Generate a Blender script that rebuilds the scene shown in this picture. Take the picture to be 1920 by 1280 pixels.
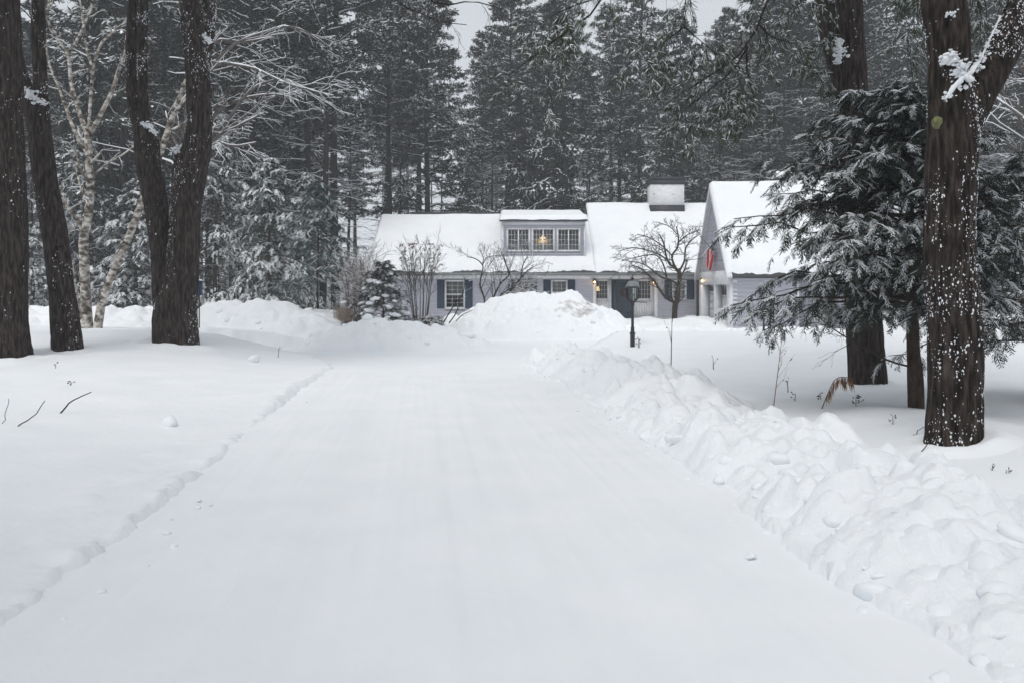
import bpy, bmesh, math
import numpy as np

for o in list(bpy.data.objects):
    bpy.data.objects.remove(o)
sc = bpy.context.scene
COL = sc.collection
R_ = math.radians

# ------------------------------------------------------------------ camera
F = 1600.0            # focal length in photo pixels (1920 wide)
CH = 1.6              # eye height
HZ = 540.0            # horizon row
cam_d = bpy.data.cameras.new('camera'); cam = bpy.data.objects.new('camera', cam_d); COL.objects.link(cam)
cam.location = (0, 0, CH); cam.rotation_euler = (R_(90), 0, 0)
cam_d.sensor_width = 36; cam_d.lens = 36 * F / 1920; cam_d.shift_y = -(640 - HZ) / 1920
cam_d.clip_start = 0.05; cam_d.clip_end = 3000
sc.camera = cam

# ------------------------------------------------------------------ sky and sun (overcast)
SUN_EL, SUN_AZ = 64.0, 200.0
world = bpy.data.worlds.new('World'); sc.world = world; world.use_nodes = True
wn = world.node_tree; wn.nodes.clear()
w_out = wn.nodes.new('ShaderNodeOutputWorld'); w_bg = wn.nodes.new('ShaderNodeBackground')
w_sky = wn.nodes.new('ShaderNodeTexSky'); w_sky.sky_type = 'NISHITA'; w_sky.sun_disc = False
w_sky.sun_elevation = R_(SUN_EL); w_sky.sun_rotation = R_(SUN_AZ); w_sky.dust_density = 4.0; w_sky.ozone_density = 1.0
w_hs = wn.nodes.new('ShaderNodeHueSaturation'); w_hs.inputs['Saturation'].default_value = 0.22
w_mix = wn.nodes.new('ShaderNodeMix'); w_mix.data_type = 'RGBA'
w_mix.inputs[0].default_value = 0.72                       # cloud cover
w_mix.inputs[7].default_value = (6.9, 7.25, 7.75, 1)       # even grey cloud
wn.links.new(w_sky.outputs[0], w_hs.inputs['Color']); wn.links.new(w_hs.outputs[0], w_mix.inputs[6])
wn.links.new(w_mix.outputs[2], w_bg.inputs['Color']); wn.links.new(w_bg.outputs[0], w_out.inputs['Surface'])
w_bg.inputs['Strength'].default_value = 0.102
sun_d = bpy.data.lights.new('sun', 'SUN'); sun = bpy.data.objects.new('sun', sun_d); COL.objects.link(sun)
sun_d.energy = 1.25; sun_d.angle = R_(25); sun_d.color = (1.0, 0.97, 0.93)
sun.rotation_euler = (R_(90 - SUN_EL), 0, R_(180 - SUN_AZ + 0))
sc.view_settings.view_transform = 'Standard'; sc.view_settings.look = 'None'
sc.view_settings.exposure = 0.16; sc.view_settings.gamma = 1.0
sc.cycles.use_denoising = True
sc.cycles.use_adaptive_sampling = True; sc.cycles.adaptive_threshold = 0.02
sc.cycles.max_bounces = 5; sc.cycles.diffuse_bounces = 3; sc.cycles.glossy_bounces = 2
sc.cycles.transparent_max_bounces = 8; sc.cycles.volume_bounces = 1

# ------------------------------------------------------------------ numeric helpers
def _hash(ix, iy, iz, seed):
    h = (ix.astype(np.int64) * 374761393 + iy.astype(np.int64) * 668265263 + iz.astype(np.int64) * 1440662683 + seed * 974711) & 0xFFFFFFFF
    h = ((h ^ (h >> 13)) * 1274126177) & 0xFFFFFFFF
    h = ((h ^ (h >> 16)) * 2246822519) & 0xFFFFFFFF
    return ((h ^ (h >> 15)) & 0xFFFFFF) / float(0xFFFFFF) * 2 - 1
def vnoise(x, y, z=0.0, seed=0):
    x, y, z = np.broadcast_arrays(np.asarray(x, float), np.asarray(y, float), np.asarray(z, float))
    ix, iy, iz = np.floor(x), np.floor(y), np.floor(z)
    u, v, w = x - ix, y - iy, z - iz
    u, v, w = [t * t * t * (t * (t * 6 - 15) + 10) for t in (u, v, w)]
    r = 0
    for a in (0, 1):
        for b in (0, 1):
            for c in (0, 1):
                r = r + _hash(ix + a, iy + b, iz + c, seed) * (u if a else 1 - u) * (v if b else 1 - v) * (w if c else 1 - w)
    return r
def fbm(x, y, z=0.0, o=4, seed=0, gain=0.5):
    r, a, f = 0, 1.0, 1.0
    for k in range(o):
        r = r + a * vnoise(np.asarray(x) * f + 17.3 * k, np.asarray(y) * f - 9.1 * k, np.asarray(z) * f, seed + k)
        a *= gain; f *= 2.07
    return r
def billow(x, y, z=0.0, o=3, seed=0, gain=0.5):
    r, a, f = 0, 1.0, 1.0
    for k in range(o):
        n = np.abs(vnoise(np.asarray(x) * f + 5.7 * k, np.asarray(y) * f + 3.3 * k, np.asarray(z) * f, seed + k))
        r = r + a * np.sqrt(n * 1.2)
        a *= gain; f *= 2.03
    return r
def sstep(a, b, x):
    t = np.clip((np.asarray(x, float) - a) / (b - a), 0, 1); return t * t * (3 - 2 * t)
def unit(v):
    return v / np.maximum(np.linalg.norm(v, axis=-1, keepdims=True), 1e-9)
def at(px, py, d):
    """photo pixel + distance -> point in the place"""
    return np.array([(px - 960) * d / F, d, CH - (py - HZ) * d / F])

# ------------------------------------------------------------------ materials
def mat_new(name):
    m = bpy.data.materials.new(name); m.use_nodes = True; nt = m.node_tree
    b = nt.nodes['Principled BSDF']; return m, nt, b
def _noise(nt, scale, detail=4, rough=0.55, vec=None, stretch=None):
    n = nt.nodes.new('ShaderNodeTexNoise'); n.inputs['Scale'].default_value = scale
    n.inputs['Detail'].default_value = detail; n.inputs['Roughness'].default_value = rough
    tc = nt.nodes.new('ShaderNodeTexCoord')
    if stretch:
        mp = nt.nodes.new('ShaderNodeMapping'); mp.inputs['Scale'].default_value = stretch
        nt.links.new(tc.outputs['Object'], mp.inputs['Vector']); nt.links.new(mp.outputs[0], n.inputs['Vector'])
    else:
        nt.links.new(tc.outputs['Object'], n.inputs['Vector'])
    return n
def _ramp(nt, src, stops):
    r = nt.nodes.new('ShaderNodeValToRGB'); e = r.color_ramp.elements
    while len(e) < len(stops): e.new(0.5)
    for k, (p, c) in enumerate(stops):
        e[k].position = p; e[k].color = (*c, 1)
    nt.links.new(src, r.inputs[0]); return r
def mat_noise(name, stops, scale=5, detail=5, rough=0.7, bump=0.0, bscale=None, stretch=None, spec=0.3, bdist=0.02):
    m, nt, b = mat_new(name)
    n = _noise(nt, scale, detail, stretch=stretch)
    r = _ramp(nt, n.outputs['Fac'], stops); nt.links.new(r.outputs[0], b.inputs['Base Color'])
    b.inputs['Roughness'].default_value = rough; b.inputs['Specular IOR Level'].default_value = spec
    if bump:
        bn = _noise(nt, bscale or scale * 3, 5, stretch=stretch)
        bp = nt.nodes.new('ShaderNodeBump'); bp.inputs['Strength'].default_value = bump; bp.inputs['Distance'].default_value = bdist
        nt.links.new(bn.outputs['Fac'], bp.inputs['Height']); nt.links.new(bp.outputs[0], b.inputs['Normal'])
    return m
def mat_plain(name, col, rough=0.6, spec=0.3, metal=0.0):
    m, nt, b = mat_new(name)
    n = _noise(nt, 9, 3); c = np.array(col)
    r = _ramp(nt, n.outputs['Fac'], [(0.3, tuple(c * 0.88)), (0.7, tuple(np.minimum(c * 1.08, 0.95)))])
    nt.links.new(r.outputs[0], b.inputs['Base Color'])
    b.inputs['Roughness'].default_value = rough; b.inputs['Specular IOR Level'].default_value = spec; b.inputs['Metallic'].default_value = metal
    return m
def mat_emit(name, col, strength):
    m, nt, b = mat_new(name)
    b.inputs['Base Color'].default_value = (*col, 1); b.inputs['Emission Color'].default_value = (*col, 1)
    b.inputs['Emission Strength'].default_value = strength; return m
def mat_glass(name, tint=(0.92, 0.95, 0.95)):
    m = bpy.data.materials.new(name); m.use_nodes = True; nt = m.node_tree; nt.nodes.clear()
    o = nt.nodes.new('ShaderNodeOutputMaterial'); mx = nt.nodes.new('ShaderNodeMixShader')
    t = nt.nodes.new('ShaderNodeBsdfTransparent'); t.inputs[0].default_value = (*tint, 1)
    g = nt.nodes.new('ShaderNodeBsdfGlossy'); g.inputs['Roughness'].default_value = 0.03
    fr = nt.nodes.new('ShaderNodeFresnel'); fr.inputs[0].default_value = 1.5
    nt.links.new(fr.outputs[0], mx.inputs[0]); nt.links.new(t.outputs[0], mx.inputs[1]); nt.links.new(g.outputs[0], mx.inputs[2])
    nt.links.new(mx.outputs[0], o.inputs[0]); return m
def mat_snow(name, bump=0.25, bscale=14.0, dist=0.02):
    m, nt, b = mat_new(name)
    n = _noise(nt, 1.3, 4)
    r = _ramp(nt, n.outputs['Fac'], [(0.3, (0.83, 0.86, 0.885)), (0.7, (0.885, 0.90, 0.92))])
    nt.links.new(r.outputs[0], b.inputs['Base Color'])
    b.inputs['Roughness'].default_value = 0.75; b.inputs['Specular IOR Level'].default_value = 0.15
    if bump:
        bn = _noise(nt, bscale, 6, 0.62); bp = nt.nodes.new('ShaderNodeBump')
        bp.inputs['Strength'].default_value = bump; bp.inputs['Distance'].default_value = dist
        nt.links.new(bn.outputs['Fac'], bp.inputs['Height']); nt.links.new(bp.outputs[0], b.inputs['Normal'])
    return m
M = {}
M['snow'] = mat_snow('snow_surface', 0.35, 9.0, 0.03)
M['snow_packed'] = mat_snow('snow_packed', 0.3, 6.0, 0.02)
M['snow_lump'] = mat_snow('snow_lumpy', 0.6, 17.0, 0.03)
M['snow_clod'] = mat_snow('snow_clod', 0.0)
M['snow_dirt_shade'] = mat_noise('snow_dirt_shade', [(0.34, (0.42, 0.41, 0.40)), (0.48, (0.66, 0.66, 0.66)), (0.6, (0.86, 0.87, 0.89))], 3, 7, 0.8, 0.5, 12)  # grey holds both dirt and the shade of a hollow, painted in
M['snow_leaf'] = mat_snow('snow_on_branches', 0.0)
M['bark'] = mat_noise('pine_bark', [(0.32, (0.008, 0.006, 0.005)), (0.46, (0.028, 0.021, 0.018)), (0.60, (0.065, 0.051, 0.044)), (0.8, (0.115, 0.095, 0.084))], 7, 8, 0.9, 1.0, 15, (3.2, 3.2, 0.6), 0.1, 0.05)
M['bark_brown'] = mat_noise('brown_bark', [(0.30, (0.022, 0.015, 0.011)), (0.7, (0.075, 0.05, 0.036))], 9, 6, 0.9, 0.6, 22, (2.5, 2.5, 0.8), 0.15)
M['bark_far'] = mat_noise('forest_bark', [(0.3, (0.012, 0.010, 0.010)), (0.7, (0.035, 0.029, 0.026))], 3, 4, 0.9, 0, None, (2, 2, 0.6), 0.1)
M['bark_grey'] = mat_noise('grey_bark', [(0.3, (0.07, 0.06, 0.055)), (0.7, (0.17, 0.15, 0.14))], 6, 5, 0.9, 0.4, 20, None, 0.1)
M['birch'] = mat_noise('birch_bark', [(0.36, (0.035, 0.028, 0.024)), (0.45, (0.17, 0.145, 0.12)), (0.53, (0.36, 0.33, 0.29)), (0.64, (0.62, 0.60, 0.57))], 4, 8, 0.8, 0.5, 12, (1.2, 1.2, 1.9), 0.2)
M['needle'] = mat_noise('pine_needles', [(0.3, (0.014, 0.021, 0.017)), (0.7, (0.032, 0.042, 0.032))], 2.0, 3, 0.7)
M['needle_hem'] = mat_noise('hemlock_needles', [(0.3, (0.014, 0.024, 0.018)), (0.7, (0.035, 0.050, 0.036))], 2.0, 3, 0.7)
M['needle_near'] = mat_noise('bough_needles', [(0.3, (0.022, 0.036, 0.018)), (0.6, (0.05, 0.068, 0.033)), (0.8, (0.09, 0.085, 0.045))], 2.5, 3, 0.65)
M['needle_blue'] = mat_noise('blue_green_needles', [(0.3, (0.035, 0.06, 0.055)), (0.7, (0.08, 0.115, 0.10))], 2.0, 3, 0.7)
M['needle_dark'] = mat_noise('dark_needles', [(0.3, (0.010, 0.013, 0.012)), (0.7, (0.024, 0.028, 0.023))], 2.0, 3, 0.7)
M['siding'] = mat_noise('lilac_grey_siding', [(0.3, (0.42, 0.42, 0.475)), (0.7, (0.49, 0.49, 0.55))], 2.2, 4, 0.6, 0.1, 30, (1, 1, 6))
M['trim'] = mat_plain('white_trim', (0.74, 0.75, 0.77), 0.5)
M['shutter'] = mat_plain('navy_shutter', (0.016, 0.038, 0.075), 0.5)
M['door'] = mat_plain('slate_blue_door', (0.024, 0.052, 0.088), 0.45)
M['shingle'] = mat_plain('dark_shingle', (0.06, 0.06, 0.065), 0.85)
M['metal_dark'] = mat_plain('dark_flashing', (0.04, 0.042, 0.048), 0.5)
M['gutter'] = mat_plain('grey_gutter', (0.20, 0.22, 0.22), 0.5)
M['black'] = mat_plain('black_paint', (0.010, 0.011, 0.014), 0.35, 0.5)
M['glass'] = mat_glass('window_glass')
M['room'] = mat_plain('room_wall', (0.16, 0.14, 0.12), 0.9)
M['curtain'] = mat_plain('window_blind', (0.42, 0.41, 0.38), 0.9)
M['brick_white'] = mat_noise('painted_brick', [(0.26, (0.18, 0.15, 0.14)), (0.34, (0.66, 0.67, 0.68)), (0.6, (0.80, 0.81, 0.82))], 3.4, 7, 0.8, 0.5, 26, (1, 1, 3.2))
M['bulb'] = mat_emit('lit_bulb', (1.0, 0.66, 0.32), 7)
M['warm_shade'] = mat_emit('lit_shade', (1.0, 0.68, 0.34), 1.0)
M['brass'] = mat_plain('aged_brass', (0.12, 0.085, 0.04), 0.4, 0.5, 0.7)
M['flag_red'] = mat_plain('flag_red', (0.50, 0.02, 0.03), 0.8)
M['flag_white'] = mat_plain('flag_white', (0.66, 0.65, 0.63), 0.8)
M['blue_box'] = mat_plain('blue_paint', (0.02, 0.045, 0.11), 0.5)
M['straw'] = mat_noise('dry_grass', [(0.3, (0.28, 0.22, 0.18)), (0.7, (0.52, 0.44, 0.38))], 8, 4, 0.9)
M['twig'] = mat_plain('dark_twig', (0.030, 0.024, 0.020), 0.9)
M['twig_red'] = mat_plain('reddish_twig', (0.14, 0.085, 0.065), 0.9)
M['rust_leaf'] = mat_plain('rusty_leaf', (0.22, 0.10, 0.045), 0.9)
M['lichen'] = mat_noise('yellow_lichen', [(0.35, (0.09, 0.095, 0.045)), (0.65, (0.22, 0.23, 0.10))], 30, 4, 0.95)
M['wreath'] = mat_plain('wreath_brown', (0.07, 0.035, 0.028), 0.9)
M['wire'] = mat_plain('grey_cable', (0.30, 0.31, 0.33), 0.6)

# ------------------------------------------------------------------ mesh builder
class MB:
    def __init__(s): s.V = []; s.F = []; s.n = 0
    def add(s, V, Fc, mat=0):
        V = np.asarray(V, np.float64).reshape(-1, 3); Fc = np.asarray(Fc, np.int64)
        if len(V) == 0 or len(Fc) == 0: return s
        s.V.append(V); s.F.append((Fc + s.n, mat)); s.n += len(V); return s
    def box(s, a, b, mat=0):
        x0, y0, z0 = np.minimum(a, b); x1, y1, z1 = np.maximum(a, b)
        V = [(x0, y0, z0), (x1, y0, z0), (x1, y1, z0), (x0, y1, z0), (x0, y0, z1), (x1, y0, z1), (x1, y1, z1), (x0, y1, z1)]
        Fc = [(0, 3, 2, 1), (4, 5, 6, 7), (0, 1, 5, 4), (1, 2, 6, 5), (2, 3, 7, 6), (3, 0, 4, 7)]
        return s.add(V, Fc, mat)
    def poly_prism(s, poly, axis, lo, hi, mat=0):
        """poly: list of 2-D points; extruded along axis 'x' or 'y' or 'z'"""
        P = np.asarray(poly, float); n = len(P)
        def lift(v):
            c = np.full((n, 1), v)
            return np.hstack([c, P]) if axis == 'x' else np.hstack([P[:, :1], c, P[:, 1:]]) if axis == 'y' else np.hstack([P, c])
        V = np.vstack([lift(lo), lift(hi)])
        q = [(k, (k + 1) % n, n + (k + 1) % n, n + k) for k in range(n)]
        s.add(V, q, mat)
        if n == 4: s.add(V, [(3, 2, 1, 0), (4, 5, 6, 7)], mat)
        else:
            s.add(V, [(0, k + 1, k) for k in range(1, n - 1)] + [(n, n + k, n + k + 1) for k in range(1, n - 1)], mat)
        return s
    def lathe(s, prof, c, S=16, mat=0):
        P = np.asarray(prof, float); a = np.arange(S) / S * 2 * np.pi
        V = np.stack([c[0] + P[:, :1] * np.cos(a), c[1] + P[:, :1] * np.sin(a), c[2] + np.repeat(P[:, 1:2], S, 1)], -1)
        return s.add(V.reshape(-1, 3), gridfaces(len(P), S, True), mat)
    def build(s, name, mats, parent=None, smooth=False):
        me = bpy.data.meshes.new(name)
        if s.V:
            V = np.vstack(s.V); nv = len(V)
            loops = np.concatenate([f.reshape(-1) for f, _ in s.F])
            tot = np.concatenate([np.full(len(f), f.shape[1]) for f, _ in s.F])
            start = np.concatenate([[0], np.cumsum(tot)[:-1]])
            me.vertices.add(nv); me.vertices.foreach_set('co', V.astype(np.float32).ravel())
            me.loops.add(len(loops)); me.loops.foreach_set('vertex_index', loops.astype(np.int32))
            me.polygons.add(len(tot)); me.polygons.foreach_set('loop_start', start.astype(np.int32))
            mi = np.concatenate([np.full(len(f), m) for f, m in s.F]).astype(np.int32)
            if not isinstance(mats, (list, tuple)): mats = [mats]
            for m in mats: me.materials.append(M[m] if isinstance(m, str) else m)
            me.polygons.foreach_set('material_index', mi)
            if smooth: me.polygons.foreach_set('use_smooth', np.ones(len(tot), bool))
            me.update(calc_edges=True)
        o = bpy.data.objects.new(name, me); COL.objects.link(o)
        if parent is not None: o.parent = parent
        return o
def gridfaces(nr, nc, wrap=False):
    i, j = np.meshgrid(np.arange(nr - 1), np.arange(nc if wrap else nc - 1), indexing='ij')
    j2 = (j + 1) % nc
    return np.stack([i * nc + j, i * nc + j2, (i + 1) * nc + j2, (i + 1) * nc + j], -1).reshape(-1, 4)
def tubes(P, R, S=5):
    P = np.asarray(P, float); R = np.asarray(R, float)
    if P.ndim == 2: P = P[None]; R = R[None]
    N, K, _ = P.shape
    T = unit(np.gradient(P, axis=1))
    mean = unit(P[:, -1] - P[:, 0]); ref = np.where(np.abs(mean[:, 2:3]) > 0.75, np.array([[1.0, 0.13, 0]]), np.array([[0.0, 0.05, 1.0]]))
    A = unit(np.cross(T, ref[:, None, :])); B = np.cross(A, T)
    a = np.arange(S) / S * 2 * np.pi
    V = P[:, :, None, :] + R[:, :, None, None] * (A[:, :, None, :] * np.cos(a)[None, None, :, None] + B[:, :, None, :] * np.sin(a)[None, None, :, None])
    f = gridfaces(K, S, True)[:, ::-1]
    Fc = (f[None] + (np.arange(N) * K * S)[:, None, None]).reshape(-1, 4)
    return V.reshape(-1, 3), Fc
def resample(P, K, R=None):
    P = np.asarray(P, float); n = len(P); dd = np.concatenate([[0], np.cumsum(np.linalg.norm(np.diff(P, axis=0), axis=1))])
    t = np.linspace(0, dd[-1], K)
    # Catmull-Rom through the points
    k = np.clip(np.searchsorted(dd, t, side='right') - 1, 0, n - 2); u = ((t - dd[k]) / (dd[k + 1] - dd[k]))[:, None]
    p0 = P[np.maximum(k - 1, 0)]; p1 = P[k]; p2 = P[k + 1]; p3 = P[np.minimum(k + 2, n - 1)]
    Q = 0.5 * (2 * p1 + (p2 - p0) * u + (2 * p0 - 5 * p1 + 4 * p2 - p3) * u ** 2 + (3 * p1 - p0 - 3 * p2 + p3) * u ** 3)
    if R is None: return Q
    R = np.asarray(R, float)
    r = np.interp(t, dd, R); return Q, r
def grow(P, R, n, rng, t0, t1, ang, lr, droop, K=6, planar=False, updir=0.0, rr=0.5, lpow=0.6, jit=0.25, absl=None):
    """children polylines from parents P (N,K,3)"""
    N, Kp, _ = P.shape
    L = np.linalg.norm(np.diff(P, axis=1), axis=2).sum(1)
    t = t0 + (t1 - t0) * (np.arange(n)[None] + rng.random((N, n))) / n
    s = t * (Kp - 1); k = np.clip(s.astype(int), 0, Kp - 2); u = (s - k)[..., None]
    ii = np.arange(N)[:, None]
    pos = P[ii, k] * (1 - u) + P[ii, k + 1] * u; T = unit(P[ii, k + 1] - P[ii, k])
    rad = R[ii, k] * (1 - u[..., 0]) + R[ii, k + 1] * u[..., 0]
    if planar:
        side = unit(np.cross(T, np.array([0, 0, 1.0])) + 1e-6)
        sg = np.where((np.arange(n)[None] + rng.integers(0, 2, (N, 1))) % 2 == 0, 1.0, -1.0)[..., None]
        side = side * sg
    else:
        side = unit(np.cross(T, unit(rng.normal(size=(N, n, 3)))))
    a = ang * (1 + jit * rng.normal(size=(N, n, 1)))
    D = np.cos(a) * T + np.sin(a) * side + rng.normal(size=(N, n, 3)) * jit * 0.4
    D[..., 2] += updir; D = unit(D)
    l = (absl if absl is not None else lr * L[:, None]) * (1 - lpow * t) * (0.7 + 0.6 * rng.random((N, n)))
    q = np.linspace(0, 1, K)
    C = pos[..., None, :] + D[..., None, :] * (l[..., None] * q)[..., None]
    C[..., 2] -= (droop * l[..., None] * q ** 2)
    C += rng.normal(size=C.shape) * (0.03 * l[..., None, None]) * (q[:, None] > 0)
    r = (rad * rr)[..., None] * (1 - 0.75 * q)
    return C.reshape(N * n, K, 3), r.reshape(N * n, K)
def snow_strips(P, R, S=4, k=0.85, base=0.004, lim=1.15, rng=None, cover=1.0):
    T = unit(np.gradient(P, axis=1)); h = np.clip(lim - np.abs(T[..., 2]), 0, 1)
    rs = (R * k + base) * np.minimum(h * 1.4, 1)
    if rng is not None: rs = rs * (0.6 + 0.6 * rng.random(rs.shape))
    Q = P.copy(); Q[..., 2] += R * 0.75 + rs * 0.25
    if cover < 1 and rng is not None:
        m = rng.random(len(P)) < cover; Q, rs = Q[m], rs[m]
    return tubes(Q, np.maximum(rs, 0.0006), S)
def blades(B, A, W):
    V = np.stack([B, B + 0.45 * A + W, B + A, B + 0.45 * A - W], 1).reshape(-1, 3)
    return V, np.arange(len(B) * 4).reshape(-1, 4)
def tents(B, A, W, H):
    Mid = B + 0.45 * A; H = np.asarray(H); up = np.zeros_like(B); up[:, 2] = H
    V = np.stack([B, Mid + W, B + A, Mid - W, Mid + up], 1).reshape(-1, 3)
    f = np.array([(0, 1, 4), (1, 2, 4), (2, 3, 4), (3, 0, 4)])
    return V, (f[None] + (np.arange(len(B)) * 5)[:, None, None]).reshape(-1, 3)
def along(P, m, rng, t0=0.0):
    """m random points on each polyline: positions, tangents"""
    N, K, _ = P.shape; s = (t0 + (1 - t0) * rng.random((N, m))) * (K - 1.001); k = s.astype(int); u = (s - k)[..., None]; ii = np.arange(N)[:, None]
    return (P[ii, k] * (1 - u) + P[ii, k + 1] * u).reshape(-1, 3), unit(P[ii, k + 1] - P[ii, k]).reshape(-1, 3)

# ------------------------------------------------------------------ tagging
def tag(o, label, cat, group=None, kind=None):
    o['label'] = label; o['category'] = cat
    if group: o['group'] = group
    if kind: o['kind'] = kind
    return o
def empty(name, loc, label, cat, group=None):
    o = bpy.data.objects.new(name, None); COL.objects.link(o); o.location = loc; o.empty_display_size = 0.2
    return tag(o, label, cat, group)
def rebase(o):
    """part was built in world space: keep it there under its Empty"""
    p = o.parent; o.matrix_parent_inverse.identity()
    o.location = (-p.location[0], -p.location[1], -p.location[2]) if p.parent is None else (0, 0, 0)
    return o

# ------------------------------------------------------------------ terrain
def seg_sd(poly, x, y):
    poly = np.asarray(poly, float); d = np.full(np.shape(x), 1e9); inside = np.zeros(np.shape(x), bool); n = len(poly)
    for k in range(n):
        a, b = poly[k], poly[(k + 1) % n]; e = b - a
        wx, wy = x - a[0], y - a[1]; t = np.clip((wx * e[0] + wy * e[1]) / (e @ e), 0, 1)
        d = np.minimum(d, np.hypot(wx - t * e[0], wy - t * e[1]))
        c = ((a[1] > y) != (b[1] > y)) & (x < e[0] * (y - a[1]) / (e[1] if e[1] else 1e-9) + a[0])
        inside ^= c
    return np.where(inside, -d, d)
DRIVE = [(-1.23, -7), (-3.72, 17), (-4.1, 19.5), (-5.0, 22), (-7.5, 23.6), (-12.0, 24.2), (-12.6, 26.5), (-9, 27.6), (-6.4, 30), (-3, 32),
         (0, 34), (3, 38), (5, 42.5), (9.95, 43.5), (9.95, 38.8), (8.6, 36), (6, 33.8), (3.9, 30.5), (2.3, 25.5), (1.15, 21.5), (0.62, 18.5), (0.55, 17), (3.05, -7)]
def gdrive(x, y): return -0.4 * sstep(13, 29, y)
def drive_axis(y): return 0.27 - 0.108 * np.asarray(y)
def lawn(x, y):
    x = np.asarray(x, float); y = np.asarray(y, float)
    s = x - drive_axis(y)
    g = gdrive(x, y)
    left = 0.048 + 0.17 * sstep(-2.2, -6, s) + 0.20 * sstep(17, 22, y) * sstep(-3, -6, s)
    left = left + 0.10 * sstep(-13, -19, x)
    right = 0.02 + 0.42 * sstep(20, 28, y) * sstep(34.5, 29, y) * sstep(3.5, 7, s) + 0.05 * sstep(2.2, 5, s)
    right = right - 0.16 * sstep(5.6, 7.4, x) * sstep(14, 8, y) + 0.2 * np.exp(-((s - 5.4) / 0.9) ** 2) * sstep(13, 9, y)
    z = g + np.where(s < 0, left, right)
    z = z + 0.30 * sstep(13, 22, y) * sstep(-3.5, -8, s) * sstep(36, 26, y)
    far = sstep(62, 135, y)
    z = z * (1 - sstep(50, 62, y)) + (-0.3) * sstep(50, 62, y) + far * 6.5
    z = z + 0.05 * fbm(x * 0.22, y * 0.22, o=3, seed=4) + 0.016 * fbm(x * 1.1, y * 1.1, o=3, seed=9)
    return z
def ground_h(x, y):
    x = np.asarray(x, float); y = np.asarray(y, float)
    sd = seg_sd(DRIVE, x, y) + 0.10 * fbm(x * 0.6, y * 0.6, o=3, seed=21) + 0.035 * fbm(x * 6, y * 6, o=3, seed=23, gain=0.7)
    k = sstep(-0.05, 0.045, sd)
    edge = 0.022 * np.exp(-((sd - 0.10) / 0.09) ** 2) * (0.2 + fbm(x * 2.3, y * 2.3, o=4, seed=31, gain=0.7)) * (y < 30)
    edge = edge + 0.02 * np.exp(-((sd - 0.55) / 0.12) ** 2) * fbm(x * 1.3, y * 1.3, o=4, seed=35, gain=0.75) * (y < 9)
    return (gdrive(x, y) - 0.14) * (1 - k) + (lawn(x, y) + edge) * k
def hit(px, py, f=ground_h):
    """where the line of sight of a photo pixel meets the ground"""
    d = np.arange(2.0, 120, 0.03)
    x, z = (px - 960) * d / F, CH - (py - HZ) * d / F
    g = f(x, d); k = np.argmax(z <= g)
    if z[k] <= g[k]: return np.array([x[k], d[k], g[k]])
    return at(px, py, 60)
def build_ground():
    nc = 390
    v = np.concatenate([np.geomspace(1.5, 5, 40)[:-1], np.geomspace(5, 18, 300)[:-1], np.geomspace(18, 60, 130)[:-1], np.geomspace(60, 130, 30), np.geomspace(140, 900, 24)]); nr = len(v)
    u = np.linspace(-1, 1, nc); u = 0.75 * u + 1.35 * np.sign(u) * np.abs(u) ** 3
    Y = v[:, None] + 0 * u[None] - 4.5; X = v[:, None] * u[None] * 1.0
    Z = ground_h(X, Y)
    b = MB(); b.add(np.stack([X, Y, Z], -1).reshape(-1, 3), gridfaces(nr, nc))
    o = b.build('ground', 'snow', None, True)
    tag(o, 'smooth snow covering the lawns and the forest floor', 'ground', kind='structure')
    # ploughed driveway sheet
    nr, nc = 300, 200
    v = np.concatenate([1.2 * (40 / 1.2) ** (np.linspace(0, 1, nr - 40)), np.linspace(40.3, 50, 40)]); Y = v[:, None] - 4.0 + 0 * np.zeros((1, nc))
    lo = np.where(v - 4.0 < 16.5, drive_axis(v - 4) - 3.0, np.interp(v - 4.0, [16.5, 22, 26, 46], [-4.6, -14, -14, -8]))
    hi = np.where(v - 4.0 < 16.5, drive_axis(v - 4) + 3.0, np.interp(v - 4.0, [16.5, 20, 30, 38, 46], [1.5, 2.2, 6, 10.8, 10.8]))
    q = np.linspace(0, 1, nc)[None]; X = lo[:, None] * (1 - q) + hi[:, None] * q
    s = X - drive_axis(Y)
    ruts = 0.007 * fbm(s * 7.0, Y * 0.12, o=3, seed=46) * sstep(24, 15, Y) - 0.026 * (np.exp(-((np.abs(s + 0.05 * fbm(Y * 0.3, 0 * Y, seed=3)) - 0.78) / 0.24) ** 2)) * sstep(26, 18, Y)
    Z = gdrive(X, Y) + ruts + 0.012 * fbm(X * 0.8, Y * 0.5, o=3, seed=41) + 0.004 * fbm(X * 2.3, Y * 1.1, o=3, seed=43) + 0.0025 * fbm(X * 13, Y * 11, o=2, seed=44)
    b = MB(); b.add(np.stack([X, Y, Z], -1).reshape(-1, 3), gridfaces(nr, nc))
    tag(b.build('driveway', 'snow_packed', None, True), 'ploughed snow-packed driveway running up to the house', 'driveway', kind='structure')
build_ground()

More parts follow.
